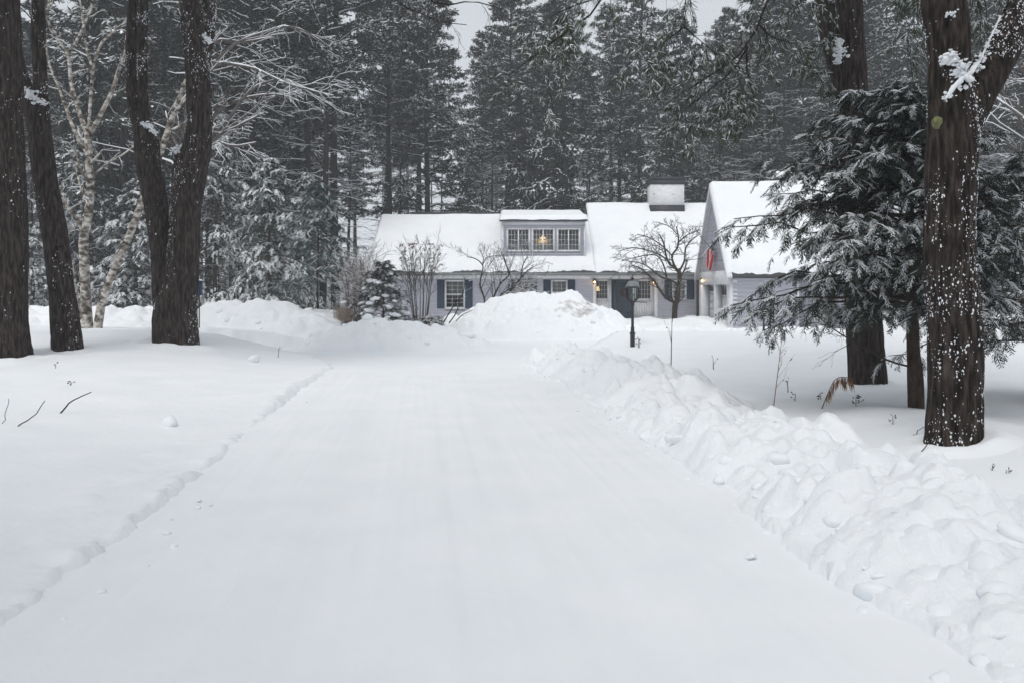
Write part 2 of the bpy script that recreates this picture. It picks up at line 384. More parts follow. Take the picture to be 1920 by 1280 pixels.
# ------------------------------------------------------------------ snow banks and piles
def ico(sub):
    bm = bmesh.new(); bmesh.ops.create_icosphere(bm, subdivisions=sub, radius=1.0)
    V = np.array([v.co[:] for v in bm.verts]); Fc = np.array([[v.index for v in f.verts] for f in bm.faces]); bm.free(); return V, Fc
ICO1, ICO2, ICO3 = ico(1), ico(2), ico(3)
CLOD = []
for k in range(8):
    V, Fc = ICO2
    rng = np.random.default_rng(50 + k); V = V.copy()
    off = rng.random(3) * 20
    n = fbm(V[:, 0] * 1.0 + off[0], V[:, 1] * 1.0 + off[1], V[:, 2] * 1.0 + off[2], o=3, seed=k)
    V = V * (1 + 0.28 * n[:, None])
    # plough-cut flat faces
    for j in range(4):
        nrm = unit(rng.normal(size=3)); dist = V @ nrm; lim = 0.62 + 0.15 * rng.random()
        V = V - nrm[None] * np.maximum(dist - lim, 0)[:, None] * 0.8
    V = V * (1 + 0.04 * fbm(V[:, 0] * 5, V[:, 1] * 5, V[:, 2] * 5, o=2, seed=k + 9)[:, None])
    me_o = MB().add(V, Fc).build('snow_clod_mesh', 'snow_clod', None, True); CLOD.append(me_o.data); bpy.data.objects.remove(me_o)
def clod(parent, loc, size, rng, name='snow_clod', squash=0.75):
    o = bpy.data.objects.new(name, CLOD[int(rng.integers(0, 8))]); COL.objects.link(o); o.parent = parent
    o.location = loc; o.rotation_euler = (rng.normal() * 0.3, rng.normal() * 0.3, rng.random() * 6.3)
    o.scale = (size * (0.85 + 0.5 * rng.random()), size * (0.8 + 0.3 * rng.random()), size * squash * (0.8 + 0.4 * rng.random()))
    return o
def lump_field(X, Y, seed, n, xr, yr, rmin, rmax, flat=0.6):
    """rounded clods as a height layer: domes with creases between them"""
    rng = np.random.default_rng(seed); H = np.zeros_like(X)
    for k in range(n):
        cx, cy = xr[0] + (xr[1] - xr[0]) * rng.random(), yr[0] + (yr[1] - yr[0]) * rng.random(); r = rmin + (rmax - rmin) * rng.random() ** 2.2
        a = rng.random() * 3.14; e = 0.65 + 0.5 * rng.random(); tx, ty = rng.normal(size=2) * 0.35
        m = (np.abs(X - cx) < r * 1.6) & (np.abs(Y - cy) < r * 1.6)
        if not m.any(): continue
        dx, dy = X[m] - cx, Y[m] - cy; u = (dx * math.cos(a) + dy * math.sin(a)) / r; v = (-dx * math.sin(a) + dy * math.cos(a)) / (r * e)
        q = np.clip(1 - (np.abs(u) ** 2.3 + np.abs(v) ** 2.3), 0, 1)
        H[m] = np.maximum(H[m], r * flat * q ** 0.62 * (1 + tx * u + ty * v))
    return H
def bank_height(s, y):
    A = np.interp(y, [1.0, 3, 6, 10, 14, 18, 20.2, 21.6], [0.20, 0.22, 0.25, 0.25, 0.25, 0.26, 0.28, 0.0])
    c = 2.84 + 0.2 * fbm(y * 0.7, 0 * y + 3.0, o=4, seed=61, gain=0.6); wd = np.where(s < c, 0.68, 1.2)
    p = np.clip(1 - ((s - c) / wd) ** 2, 0, 1) ** 1.25
    x = s + drive_axis(y)
    l = billow(x * 1.15, y * 1.15, o=4, seed=66, gain=0.55) - 0.9
    h = A * p * (1 + 0.30 * fbm(x * 0.8, y * 0.8, o=2, seed=71)) + p ** 0.6 * (0.10 * l) + p ** 0.5 * 0.02 * fbm(x * 9, y * 9, o=3, seed=73)
    return h, p
def build_bank():
    root = empty('snow_bank', (3.0, 8.0, 0), 'long ridge of ploughed snow along the driveway, below the big trees', 'snow bank')
    y = np.concatenate([np.linspace(-1, 9, 430), np.linspace(9.05, 22.2, 270)]); s = np.linspace(1.85, 4.2, 110)
    Y, S_ = np.meshgrid(y, s, indexing='ij'); X = S_ + drive_axis(Y)
    h, p = bank_height(S_, Y)
    k = sstep(2.0, 3.6, S_); base = gdrive(X, Y) * (1 - k) + lawn(X, Y) * k
    L_ = lump_field(X, Y, 5, 620, (-2.0, 3.9), (1.0, 21.5), 0.07, 0.30, 0.6) + 0.75 * lump_field(X, Y, 6, 2600, (-2.0, 3.9), (1.0, 21.5), 0.03, 0.11, 0.75)
    Z = base + h + L_ * np.clip(p * 3.0, 0, 1) ** 0.7 * (0.55 + 0.5 * sstep(0.1, 0.6, p)) - 0.07 * (1 - sstep(0, 0.12, p))
    b = MB(); b.add(np.stack([X, Y, Z], -1).reshape(-1, 3), gridfaces(len(y), len(s))[:, ::-1])
    rebase(b.build('ridge', 'snow_lump', root, True))
    rng = np.random.default_rng(8)
    def put(x, y_, size, up=0.0, **kw):
        s_ = x - float(drive_axis(y_)); hh, pp = bank_height(np.array([s_]), np.array([y_])); kk = float(sstep(2.0, 3.6, s_))
        z = float(gdrive(x, y_)) * (1 - kk) + float(lawn(x, y_)) * kk + max(float(hh[0]), 0)
        clod(root, (x - 3.0, y_ - 8.0, z + up - size * 0.30), size * 0.85, rng, squash=0.6, **kw)
    big = [(1640, 1105, 0.115), (1745, 1075, 0.14), (1850, 1060, 0.13), (1790, 968, 0.10), (1905, 1010, 0.12), (1480, 890, 0.13), (1540, 900, 0.14), (1380, 790, 0.12),
           (1300, 760, 0.12), (1672, 900, 0.08), (1600, 905, 0.07), (1460, 800, 0.11), (1500, 975, 0.08), (1560, 985, 0.08), (1690, 1010, 0.09), (1230, 700, 0.1), (1330, 745, 0.08), (1120, 690, 0.1), (1880, 1190, 0.06), (1840, 1240, 0.07)]
    for px, py, sz in big:
        f = lambda x, yy: gdrive(x, yy) + np.maximum(bank_height(x - drive_axis(yy), yy)[0], 0)
        p = hit(px, py, f); put(p[0], p[1], sz)
    for k in range(170):
        y_ = 2.2 + 18.5 * rng.random() ** 0.9; s_ = 2.10 + abs(rng.normal()) * 0.6
        put(s_ + float(drive_axis(y_)), y_, 0.025 + 0.12 * rng.random() ** 2.0, 0.01)
    for k in range(70):
        y_ = 2.5 + 17 * rng.random() ** 1.1; s_ = 2.16 - abs(rng.normal()) * 0.12
        put(s_ + float(drive_axis(y_)), y_, 0.015 + 0.045 * rng.random() ** 2.0, 0.01)
    return root
build_bank()
def pile(name, label, cx, cy, rx, ry, top, seed, lump=0.2, base=None, nclod=25, N=104, skew=0.0, prof=1.15, dirt_shade=None):
    root = empty(name, (cx, cy, 0), label, 'snow pile', 'heaps of ploughed snow around the turning area')
    q = np.linspace(-1.15, 1.15, N); U, Vv = np.meshgrid(q, q, indexing='ij')
    X = cx + U * rx; Y = cy + Vv * ry
    zb = np.minimum(lawn(X, Y), gdrive(X, Y) + 0.02) if base is None else base + 0 * X
    rho = np.sqrt(U ** 2 + Vv ** 2) * (1 + 0.16 * fbm(U * 1.3 + seed, Vv * 1.3, o=3, seed=seed)) + skew * U
    p = np.clip(1 - rho, -0.15, 1); pp = np.clip(p * 1.6, 0, 1) ** prof
    h = top - np.mean(zb)
    l = billow(X * 0.9, Y * 0.9, o=4, seed=seed + 5, gain=0.6) - 0.95
    Z = zb + h * pp * (1 + 0.22 * fbm(X * 0.55, Y * 0.55, o=2, seed=seed + 3)) + lump * l * np.clip(pp * 2.2, 0, 1) + 0.02 * fbm(X * 7, Y * 7, o=3, seed=seed) * (pp > 0) + np.minimum(p, 0) * 1.2
    Z = Z + (lump_field(X, Y, seed + 1, 260, (cx - rx, cx + rx), (cy - ry, cy + ry), 0.1, 0.5, 0.5) + 0.5 * lump_field(X, Y, seed + 2, 700, (cx - rx, cx + rx), (cy - ry, cy + ry), 0.05, 0.16, 0.6)) * np.clip(pp * 2.5, 0, 1) * min(1.0, lump / 0.2)
    k_ = h / max(np.percentile(Z - zb, 99.7), 0.01); Z = np.where(Z > zb, zb + (Z - zb) * k_, Z)
    b = MB(); b.add(np.stack([X, Y, Z], -1).reshape(-1, 3), gridfaces(N, N))
    Fc = b.F[0][0]
    if dirt_shade is not None:  # faces coloured as dirt and hollow shade; no hollow is carved
        c = np.stack([X, Y, Z], -1).reshape(-1, 3)[Fc].mean(1)
        m = ((c[:, 0] - dirt_shade[0]) / dirt_shade[2]) ** 2 + ((c[:, 2] - dirt_shade[1]) / dirt_shade[3]) ** 2 + 0.5 * fbm(c[:, 0] * 3, c[:, 2] * 3, c[:, 1] * 3, o=3, seed=5) < 1
        b.F = [(Fc[~m], 0), (Fc[m], 1)]
    rebase(b.build('heap', ['snow_lump', 'snow_dirt_shade'], root, True))
    rng = np.random.default_rng(seed)
    for k in range(nclod):
        i, j = rng.integers(8, N - 8, 2)
        if pp[i, j] < 0.06: continue
        sz = 0.05 + 0.2 * rng.random() ** 2
        clod(root, (X[i, j] - cx, Y[i, j] - cy, Z[i, j] - sz * 0.25), sz, rng)
    return root
pile('snow_pile', 'low lumpy snow pile in front of the dwarf spruce', -3.55, 28.0, 3.2, 1.9, 0.62, 11, 0.2, nclod=60, prof=0.7)
pile('snow_pile', 'tallest snow pile with a grey patch of dirt and painted hollow shade, in front of the house windows', 1.25, 35.6, 4.35, 2.8, 1.44, 23, 0.26, nclod=30, N=170, dirt_shade=(2.6, 0.75, 0.75, 0.32), prof=0.8)
pile('snow_pile', 'smooth rounded snow mound at the foot of the small bare tree by the garage', 8.0, 41.5, 4.0, 2.4, 0.24, 37, 0.06, nclod=8, prof=0.8)
pile('snow_pile', 'ridged snow pile behind the forked trunk, at the far edge of the turning area', -9.4, 31.5, 4.6, 2.4, 1.16, 41, 0.28, nclod=50, prof=0.6)
pile('snow_pile', 'snow pile behind the birch clump on the left', -16.5, 33.0, 5.5, 2.4, 0.95, 47, 0.28, nclod=40, prof=0.6)
pile('snow_pile', 'small snow heap to the left of the brown shrub', -6.2, 33.5, 1.9, 1.5, 0.72, 53, 0.2, nclod=14, prof=0.8)
pile('snow_pile', 'trampled low snow ridge against the garage side wall', 12.2, 37.2, 3.9, 1.2, -0.1, 59, 0.16, nclod=25, prof=0.7)
rng = np.random.default_rng(77)
for px, py, sz, lb in [(320, 797, 0.11, 'smooth lump of snow lying alone on the open left lawn'), (476, 678, 0.16, 'greyish snow chunk on the lawn near the forked trunk')]:
    p = hit(px, py); o = clod(None, (p[0], p[1], p[2] + sz * 0.25), sz, rng, 'snow_lump'); tag(o, lb, 'snow lump', 'stray snow lumps on the left lawn')

# ------------------------------------------------------------------ house
HY = 47.0; PX = HY / F
def hx(px, d=HY): return (px - 960) * d / F
def hz(py, d=HY): return CH - (py - HZ) * d / F
def clapboard(b, x0, x1, z0, z1, y, holes, expo=0.15, axis='x', sign=-1, top=None):
    """lapped boards on a wall plane; axis 'x': wall at y facing sign*Y; axis 'y': wall at x=y facing sign*X.
    top(u): optional roofline above which boards stop"""
    z = z0
    while z < z1 - 1e-4:
        zt = min(z + expo, z1); cuts = [(x0, x1)]
        if top is not None:
            lo, hi = top((z + zt) / 2); cuts = [(max(x0, lo), min(x1, hi))]
            if cuts[0][1] <= cuts[0][0]: break
        for (a, c, e, g) in holes:
            if g <= z + 1e-3 or e >= zt - 1e-3: continue
            new = []
            for (u, v) in cuts:
                if c <= u or a >= v: new.append((u, v)); continue
                if a > u: new.append((u, a))
                if c < v: new.append((c, v))
            cuts = new
        for (u, v) in cuts:
            lip = 0.034 * sign
            Q = [(u, y + lip, z), (v, y + lip, z), (v, y + 0.004 * sign, zt), (u, y + 0.004 * sign, zt), (u, y, z), (v, y, z)]
            if axis == 'y': Q = [(q[1], q[0], q[2]) for q in Q]
            b.add(Q, [(0, 1, 2, 3), (4, 5, 1, 0)])
        z = zt
def window(parent, x0, x1, z0, z1, y, cols, rows, sashes='h', name='window', sill=True):
    """casing mesh with sub-parts; wall faces -Y at plane y"""
    t = 0.065
    b = MB()
    b.box((x0 - t, y - 0.045, z0 - t), (x0, y + 0.05, z1 + t)); b.box((x1, y - 0.045, z0 - t), (x1 + t, y + 0.05, z1 + t))
    b.box((x0, y - 0.045, z1), (x1, y + 0.05, z1 + t)); b.box((x0, y - 0.045, z0 - t), (x1, y + 0.05, z0))
    w = b.build(name, 'trim', parent); rebase(w)
    m = MB(); n = 0.014; st = 0.035
    parts = [(x0, x1, z0, z1)]
    if sashes == 'h': zc = (z0 + z1) / 2; parts = [(x0, x1, zc, z1), (x0, x1, z0, zc)]
    if sashes == 'v': xc = (x0 + x1) / 2; parts = [(x0, xc, z0, z1), (xc, x1, z0, z1)]
    for k, (a, c, e, g) in enumerate(parts):
        yy = y + 0.0 + (0.012 if (sashes == 'h' and k == 1) else 0)
        m.box((a, yy - 0.018, e), (a + st, yy + 0.02, g)); m.box((c - st, yy - 0.018, e), (c, yy + 0.02, g))
        m.box((a + st, yy - 0.018, e), (c - st, yy + 0.02, e + st)); m.box((a + st, yy - 0.018, g - st), (c - st, yy + 0.02, g))
        for i in range(1, cols):
            xx = a + st + (c - a - 2 * st) * i / cols; m.box((xx - n / 2, yy - 0.012, e + st), (xx + n / 2, yy + 0.014, g - st))
        for j in range(1, rows):
            zz = e + st + (g - e - 2 * st) * j / rows; m.box((a + st, yy - 0.010, zz - n / 2), (c - st, yy + 0.012, zz + n / 2))
    o = m.build('sash', 'trim', w)
    g_ = MB().add([(x0, y + 0.016, z0), (x1, y + 0.016, z0), (x1, y + 0.016, z1), (x0, y + 0.016, z1)], [(0, 1, 2, 3)]).build('pane', 'glass', w)
    kids = [o, g_]
    if sill: kids.append(MB().box((x0 - t - 0.02, y - 0.09, z0 - t - 0.04), (x1 + t + 0.02, y - 0.0, z0 - t - 0.002)).build('sill', 'trim', w))
    return w
house = empty('house', (1.2, 47, -0.6), 'long low lilac-grey clapboard house with snow-covered roof and dormer', 'house')
X0, X1 = hx(698), 10.15
ZB, ZW = -0.7, hz(523)
EAVE = 2.42; SL = 0.65; EY = 46.42
RL_Y, RL_Z = 51.9, EAVE + SL * (51.9 - EY); RR_Y, RR_Z = 53.1, EAVE + SL * (53.1 - EY)
XS = hx(1100, 52.5)
wins = [(836, 870, 527, 577), (969, 991, 527, 566), (1035, 1062, 527, 570), (1262, 1285, 527, 560)]
holes = [(hx(a), hx(c), hz(g), hz(e)) for a, c, e, g in wins]
EX0, EX1 = hx(1116), hx(1229)       # recessed entry
holes.append((EX0 - 0.12, EX1 + 0.12, -0.7, 3))
b = MB(); clapboard(b, X0, X1, ZB, EAVE, HY, [(a - 0.06, c + 0.06, e - 0.06, g + 0.06) for a, c, e, g in holes[:-1]] + holes[-1:])
rebase(b.build('front_wall', 'siding', house))
b = MB()   # the rest of the shell: gable ends, back wall, floor
gl = [(HY, ZB), (HY, EAVE), (RL_Y, RL_Z - 0.12), (56.9, EAVE), (56.9, ZB)]
b.poly_prism(gl, 'x', X0, X0 + 0.12)
b.box((X0 + 0.12, 56.8, ZB), (X1 + 3, 56.92, EAVE - 0.02)); b.box((X0 + 0.12, HY + 0.15, ZB), (X1 + 3, 56.8, ZB + 0.1))
rebase(b.build('end_wall', 'siding', house))
b = MB(); b.box((X0 + 0.13, 50.5, ZB + 0.1), (X1 + 3, 50.56, EAVE + 2.3)); b.box((X0 + 0.13, HY + 0.4, EAVE + 0.03), (X1 + 3, 50.5, EAVE + 0.06))
rebase(b.build('interior_wall', 'room', house))
b = MB()   # frieze and corner boards
b.box((X0 - 0.03, HY - 0.065, ZW), (X1, HY - 0.036, EAVE - 0.06)); b.box((X0 - 0.03, HY - 0.06, ZB), (X0 + 0.1, HY - 0.036, ZW))
rebase(b.build('frieze', 'trim', house))
for (a, c, e, g), n in zip(holes[:4], (3, 3, 3, 3)):
    w = window(house, a, c, e, g, HY, n, 3, 'h')
    wd = 0.40 if n else 0.4
    for sx in (a - 0.075 - wd, c + 0.075):
        s = MB(); s.box((sx, HY - 0.065, e - 0.05), (sx + wd, HY - 0.036, g + 0.06))
        zz = e
        while zz < g:      # louvres
            s.add([(sx + 0.05, HY - 0.066, zz + 0.05), (sx + wd - 0.05, HY - 0.066, zz + 0.05), (sx + wd - 0.05, HY - 0.085, zz), (sx + 0.05, HY - 0.085, zz)], [(0, 1, 2, 3)]); zz += 0.06
        rebase(s.build('shutter', 'shutter', house))
    bl = MB(); zz = g - 0.02
    while zz > e + (g - e) * (0.45 if a < 0 else 0.15):
        bl.box((a + 0.03, HY + 0.12, zz - 0.05), (c - 0.03, HY + 0.135, zz - 0.006)); zz -= 0.056
    bl.build('blind', 'curtain', w)
# entry: vertical boards, sidelights, door
EYp = HY + 0.28; ez0 = hz(597)
L1a, L1b, R1a, R1b = hx(1118), hx(1141), hx(1198), hx(1222); D0, D1 = hx(1151), hx(1184)
wz0, wz1 = hz(561), hz(526)
b = MB()
def boards(x0, x1, z0, z1):
    n = max(1, int(round((x1 - x0) / 0.14))); w = (x1 - x0) / n
    for k in range(n): b.box((x0 + k * w + 0.004, EYp, z0), (x0 + (k + 1) * w - 0.004, EYp + 0.03, z1))
for (a, c) in ((L1a, L1b), (R1a, R1b)):
    boards(a - 0.06, c + 0.06, ez0, wz0 - 0.06); boards(a - 0.06, c + 0.06, wz1 + 0.06, 2.3)
boards(L1b + 0.06, D0 - 0.10, ez0, 2.3); boards(D1 + 0.10, R1a - 0.06, ez0, 2.3); boards(EX0 - 0.1, L1a - 0.06, ez0, 2.3); boards(R1b + 0.06, EX1 + 0.1, ez0, 2.3)
boards(D0 - 0.10, D1 + 0.1, hz(524), 2.3)
rebase(b.build('entry_panel', 'trim', house))
b = MB(); b.box((EX0 - 0.12, HY - 0.05, ZB), (EX0 + 0.05, HY + 0.31, ZW)); b.box((EX1 - 0.05, HY - 0.05, ZB), (EX1 + 0.12, HY + 0.31, ZW)); b.box((EX0 - 0.1, HY - 0.3, ZB), (EX1 + 0.1, HY + 0.4, ez0 - 0.01))
rebase(b.build('entry_post', 'trim', house))
window(house, L1a, L1b, wz0, wz1, EYp, 4, 4, 'n', sill=False); window(house, R1a, R1b, wz0, wz1, EYp, 4, 4, 'n', sill=False)
b = MB(); dz1 = hz(525)
b.box((D0, EYp - 0.02, ez0), (D0 + 0.13, EYp + 0.03, dz1)); b.box((D1 - 0.13, EYp - 0.02, ez0), (D1, EYp + 0.03, dz1)); b.box((D0 + 0.13, EYp - 0.02, ez0), (D1 - 0.13, EYp + 0.03, ez0 + 0.28)); b.box((D0 + 0.13, EYp - 0.02, dz1 - 0.14), (D1 - 0.13, EYp + 0.03, dz1))
for i in range(1, 4): xx = D0 + 0.13 + (D1 - D0 - 0.26) * i / 4; b.box((xx - 0.01, EYp - 0.012, ez0 + 0.28), (xx + 0.01, EYp + 0.02, dz1 - 0.14))
for j in range(1, 6): zz = ez0 + 0.28 + (dz1 - 0.42 - ez0) * j / 6; b.box((D0 + 0.13, EYp - 0.010, zz - 0.01), (D1 - 0.13, EYp + 0.018, zz + 0.01))
door = rebase(b.build('door', 'door', house))
MB().add([(D0 + 0.1, EYp + 0.01, ez0 + 0.2), (D1 - 0.1, EYp + 0.01, ez0 + 0.2), (D1 - 0.1, EYp + 0.01, dz1 - 0.1), (D0 + 0.1, EYp + 0.01, dz1 - 0.1)], [(0, 1, 2, 3)]).build('pane', 'glass', door)
MB().box((D0 + 0.10, EYp + 0.06, ez0), (D1 - 0.10, EYp + 0.1, dz1)).build('inner_door', 'door', door)
MB().lathe([(0, 0), (0.03, 0.0), (0.035, 0.03), (0.0, 0.05)], (D0 + 0.07, EYp - 0.05, ez0 + 0.98), 8).build('handle', 'brass', door)
# roof deck (thin dark), fascia, gutter
b = MB()
def roof_slab(b, xa, xb, ry, rz, th=0.1, over=0.0):
    b.poly_prism([(EY, EAVE), (ry, rz), (ry, rz - th), (EY, EAVE - th)], 'x', xa, xb)
    b.poly_prism([(ry, rz), (ry + (ry - EY), EAVE), (ry + (ry - EY), EAVE - th), (ry, rz - th)], 'x', xa, xb)
roof_slab(b, hx(686, 46.4), XS, RL_Y, RL_Z); roof_slab(b, XS + 0.004, 13.5, RR_Y, RR_Z)
roof = rebase(b.build('roof', 'shingle', house))
o = MB().box((hx(770, 52), RL_Y - 0.1, RL_Z + 0.05), (hx(944, 52), RL_Y + 0.1, RL_Z + 0.215)).build('ridge_vent', 'metal_dark', roof)
b = MB(); b.poly_prism([(EY + 0.02, EAVE - 0.13), (EY + 0.02, EAVE - 0.10), (HY - 0.02, EAVE - 0.10), (HY - 0.02, EAVE - 0.13)], 'x', hx(686, 46.4), 10.1)
rebase(b.build('soffit', 'trim', house))
b = MB(); g0, g1 = hx(688, 46.4), 10.05
b.poly_prism([(EY - 0.14, EAVE - 0.0), (EY - 0.14, EAVE - 0.07), (EY - 0.10, EAVE - 0.14), (EY - 0.01, EAVE - 0.14), (EY - 0.01, EAVE - 0.105), (EY - 0.09, EAVE - 0.105), (EY - 0.115, EAVE - 0.06), (EY - 0.115, EAVE)], 'x', g0, g1)
rebase(b.build('gutter', 'gutter', house))
b = MB(); rk = hx(686, 46.4)
b.poly_prism([(EY, EAVE + 0.01), (RL_Y, RL_Z + 0.01), (RL_Y, RL_Z - 0.19), (EY, EAVE - 0.19)], 'x', rk - 0.035, rk - 0.003)
rebase(b.build('rake_board', 'trim', house))
def roof_snow(parent, name, xa, xb, pts, th=0.17, seed=1, nx=160, ny=46, eave_rag=0.14, over=0.05, mat='snow'):
    """snow blanket following a line of (y, z) from the eave over the ridge; rounded rim"""
    P = np.asarray(pts, float); Q = resample(np.hstack([P, np.zeros((len(P), 1))]), ny)[:, :2] if len(P) > 3 else None
    if Q is None:
        dd = np.concatenate([[0], np.cumsum(np.hypot(*np.diff(P, axis=0).T))]); t = np.linspace(0, dd[-1], ny); Q = np.stack([np.interp(t, dd, P[:, 0]), np.interp(t, dd, P[:, 1])], 1)
    x = np.linspace(xa, xb, nx); Xg = np.repeat(x[:, None], ny, 1)
    e = np.minimum(np.minimum(x - xa, xb - x)[:, None] / 0.16, np.minimum(np.arange(ny), np.arange(ny)[::-1])[None] / 2.0)
    prof = np.sqrt(np.clip(1 - (1 - np.clip(e, 0, 1)) ** 2, 0, 1))
    yg = Q[None, :, 0] + 0 * Xg; zg = Q[None, :, 1] + 0 * Xg
    rag = eave_rag * fbm(x * 1.7, 0 * x, o=4, seed=seed); fall = np.clip(1 - np.arange(ny) / 4.0, 0, 1)
    yg = yg + (rag[:, None] * fall[None]); zg = zg + rag[:, None] * fall[None] * 0.6
    z = zg + 0.006 + th * prof * (1 + 0.13 * fbm(Xg * 0.35, yg * 0.5, o=3, seed=seed + 2)) + 0.008 * fbm(Xg * 2.5, yg * 2.5, o=2, seed=seed)
    bb = MB(); V = np.stack([Xg, yg, z], -1).reshape(-1, 3)
    lowr = np.stack([Xg, yg, zg + 0.004], -1).reshape(-1, 3)
    bb.add(V, gridfaces(nx, ny)); bb.add(lowr, gridfaces(nx, ny)[:, ::-1])
    return bb.build(name, mat, parent, True)
DX0, DX1, DY = hx(941, 47.6), hx(1098, 47.6), 47.62
rebase(roof_snow(house, 'roof_snow', rk, XS - 0.01, [(EY + 0.06, EAVE + 0.04), (RL_Y, RL_Z), (RL_Y + 4.5, RL_Z - 0.65 * 4.5)], seed=3, nx=220))
rebase(roof_snow(house, 'roof_snow', XS - 0.0, 13.4, [(EY + 0.06, EAVE + 0.04), (RR_Y, RR_Z), (RR_Y + 4.5, RR_Z - 0.65 * 4.5)], seed=6, nx=150))
# dormer
dzb = EAVE + SL * (DY - EY) - 0.1; dzt = hz(413, 47.6)
dw = [(952, 992), (999, 1038), (1046, 1086)]; DH = [(hx(a, 47.6), hx(c, 47.6), hz(470, 47.6), hz(430, 47.6)) for a, c in dw]
b = MB(); clapboard(b, DX0 + 0.09, DX1 - 0.09, dzb, dzt - 0.25, DY + 0.0, [(a - 0.06, c + 0.06, e - 0.06, g + 0.06) for a, c, e, g in DH], 0.115)
dormer = rebase(b.build('dormer', 'siding', house))
b = MB()   # cheeks and room
for xx in (DX0 + 0.02, DX1 - 0.1):
    b.poly_prism([(DY + 0.01, dzb), (DY + 0.01, dzt - 0.02), (RL_Y, RL_Z + 0.1), (RL_Y, RL_Z - 0.1)], 'x', xx, xx + 0.08)
b.build('cheek', 'siding', dormer)
b = MB(); b.box((DX0 + 0.11, 50.2, dzb), (DX1 - 0.11, 50.25, dzt + 0.2)); b.box((DX0 + 0.11, DY + 0.12, dzb - 0.02), (DX1 - 0.11, 50.2, dzb)); b.build('room', 'room', dormer)
b = MB(); b.box((DX0, DY - 0.04, dzt - 0.26), (DX1, DY + 0.0, dzt)); b.box((DX0, DY - 0.045, dzb), (DX0 + 0.1, DY + 0.0, dzt - 0.27)); b.box((DX1 - 0.1, DY - 0.045, dzb), (DX1, DY + 0.0, dzt - 0.27))
b.build('fascia', 'trim', dormer)
b = MB(); b.poly_prism([(DY - 0.22, dzt), (RL_Y + 0.3, RL_Z + 0.16), (RL_Y + 0.3, RL_Z + 0.06), (DY - 0.22, dzt - 0.09)], 'x', DX0 - 0.14, DX1 + 0.1); b.build('dormer_roof', 'shingle', dormer)
roof_snow(dormer, 'dormer_snow', DX0 - 0.13, DX1 + 0.09, [(DY - 0.2, dzt + 0.01), (RL_Y + 0.28, RL_Z + 0.17)], th=0.24, seed=9, nx=70, ny=24, eave_rag=0.03)
b = MB(); b.poly_prism([(DY - 0.06, dzb + 0.06), (DY - 0.03, dzb + 0.06), (DY - 0.03, dzb + 0.22), (DY - 0.06, dzb + 0.2)], 'x', DX0 + 0.05, DX1 - 0.05); b.build('flashing', 'metal_dark', dormer)
for (a, c, e, g) in DH: window(house, a, c, e, g, DY, 3, 4, 'v', sill=False)
# chimney
cx0, cx1, cy0, cy1 = hx(1220, 52.1), hx(1283, 52.1), 52.1, 53.5
b = MB(); b.box((cx0, cy0, 6.2), (cx1, cy1, hz(346, 52.1)))
ch = rebase(b.build('chimney', 'brick_white', house))
MB().box((cx0 - 0.025, cy0 - 0.025, 5.9), (cx1 + 0.025, cy1 + 0.02, hz(385, 52.1))).build('flashing', 'metal_dark', ch)
b = MB(); zc = hz(346, 52.1); b.box((cx0 - 0.02, cy0 - 0.02, zc), (cx1 + 0.02, cy1 + 0.02, zc + 0.26)); b.box((cx0 + 0.1, cy0 + 0.1, zc + 0.26), (cx1 - 0.1, cy1 - 0.1, zc + 0.32)); b.build('cap', 'metal_dark', ch)
MB().box((cx0 - 0.05, cy0 - 0.05, zc + 0.32), (cx1 + 0.05, cy1 + 0.05, zc + 0.46)).build('cap_slab', 'metal_dark', ch)

# ------------------------------------------------------------------ garage
GX, GY0, GY1 = 10.1, 39.4, 45.8; GM = (GY0 + GY1) / 2; GZE = 2.55; GZP = 6.78; GX1 = 15.8
gs = (GZP - GZE) / (GM - GY0)
garage = empty('garage', (GX, GM, -0.6), 'tall steep-roofed lilac-grey garage with white doors, right of the house', 'garage')
doors = [(42.5, 44.9), (39.95, 42.25)]
dtop = hz(534, 42.5)
b = MB(); clapboard(b, GY0, GY1, 2.35, GZP - 0.05, GX, [], 0.19, 'y', -1, top=lambda z: (GY0 + (z - GZE) / gs if z > GZE else GY0, GY1 - (z - GZE) / gs if z > GZE else GY1))
gw = rebase(b.build('gable_wall', 'siding', garage))
b = MB(); b.add([(GX - 0.045, GM - 0.62, GZP - 0.86), (GX - 0.045, GM + 0.62, GZP - 0.86), (GX - 0.045, GM, GZP + 0.02)], [(0, 2, 1)]); b.build('gable_panel', 'trim', gw)
b = MB()   # white door surround
b.box((GX - 0.06, GY0 - 0.02, dtop), (GX + 0.3, GY1, 2.42)); b.box((GX - 0.06, 44.9, -0.9), (GX + 0.3, GY1, dtop)); b.box((GX - 0.06, 42.25, -0.9), (GX + 0.3, 42.5, dtop)); b.box((GX - 0.06, GY0 - 0.02, -0.9), (GX + 0.3, 39.95, dtop))
rebase(b.build('door_surround', 'trim', garage))
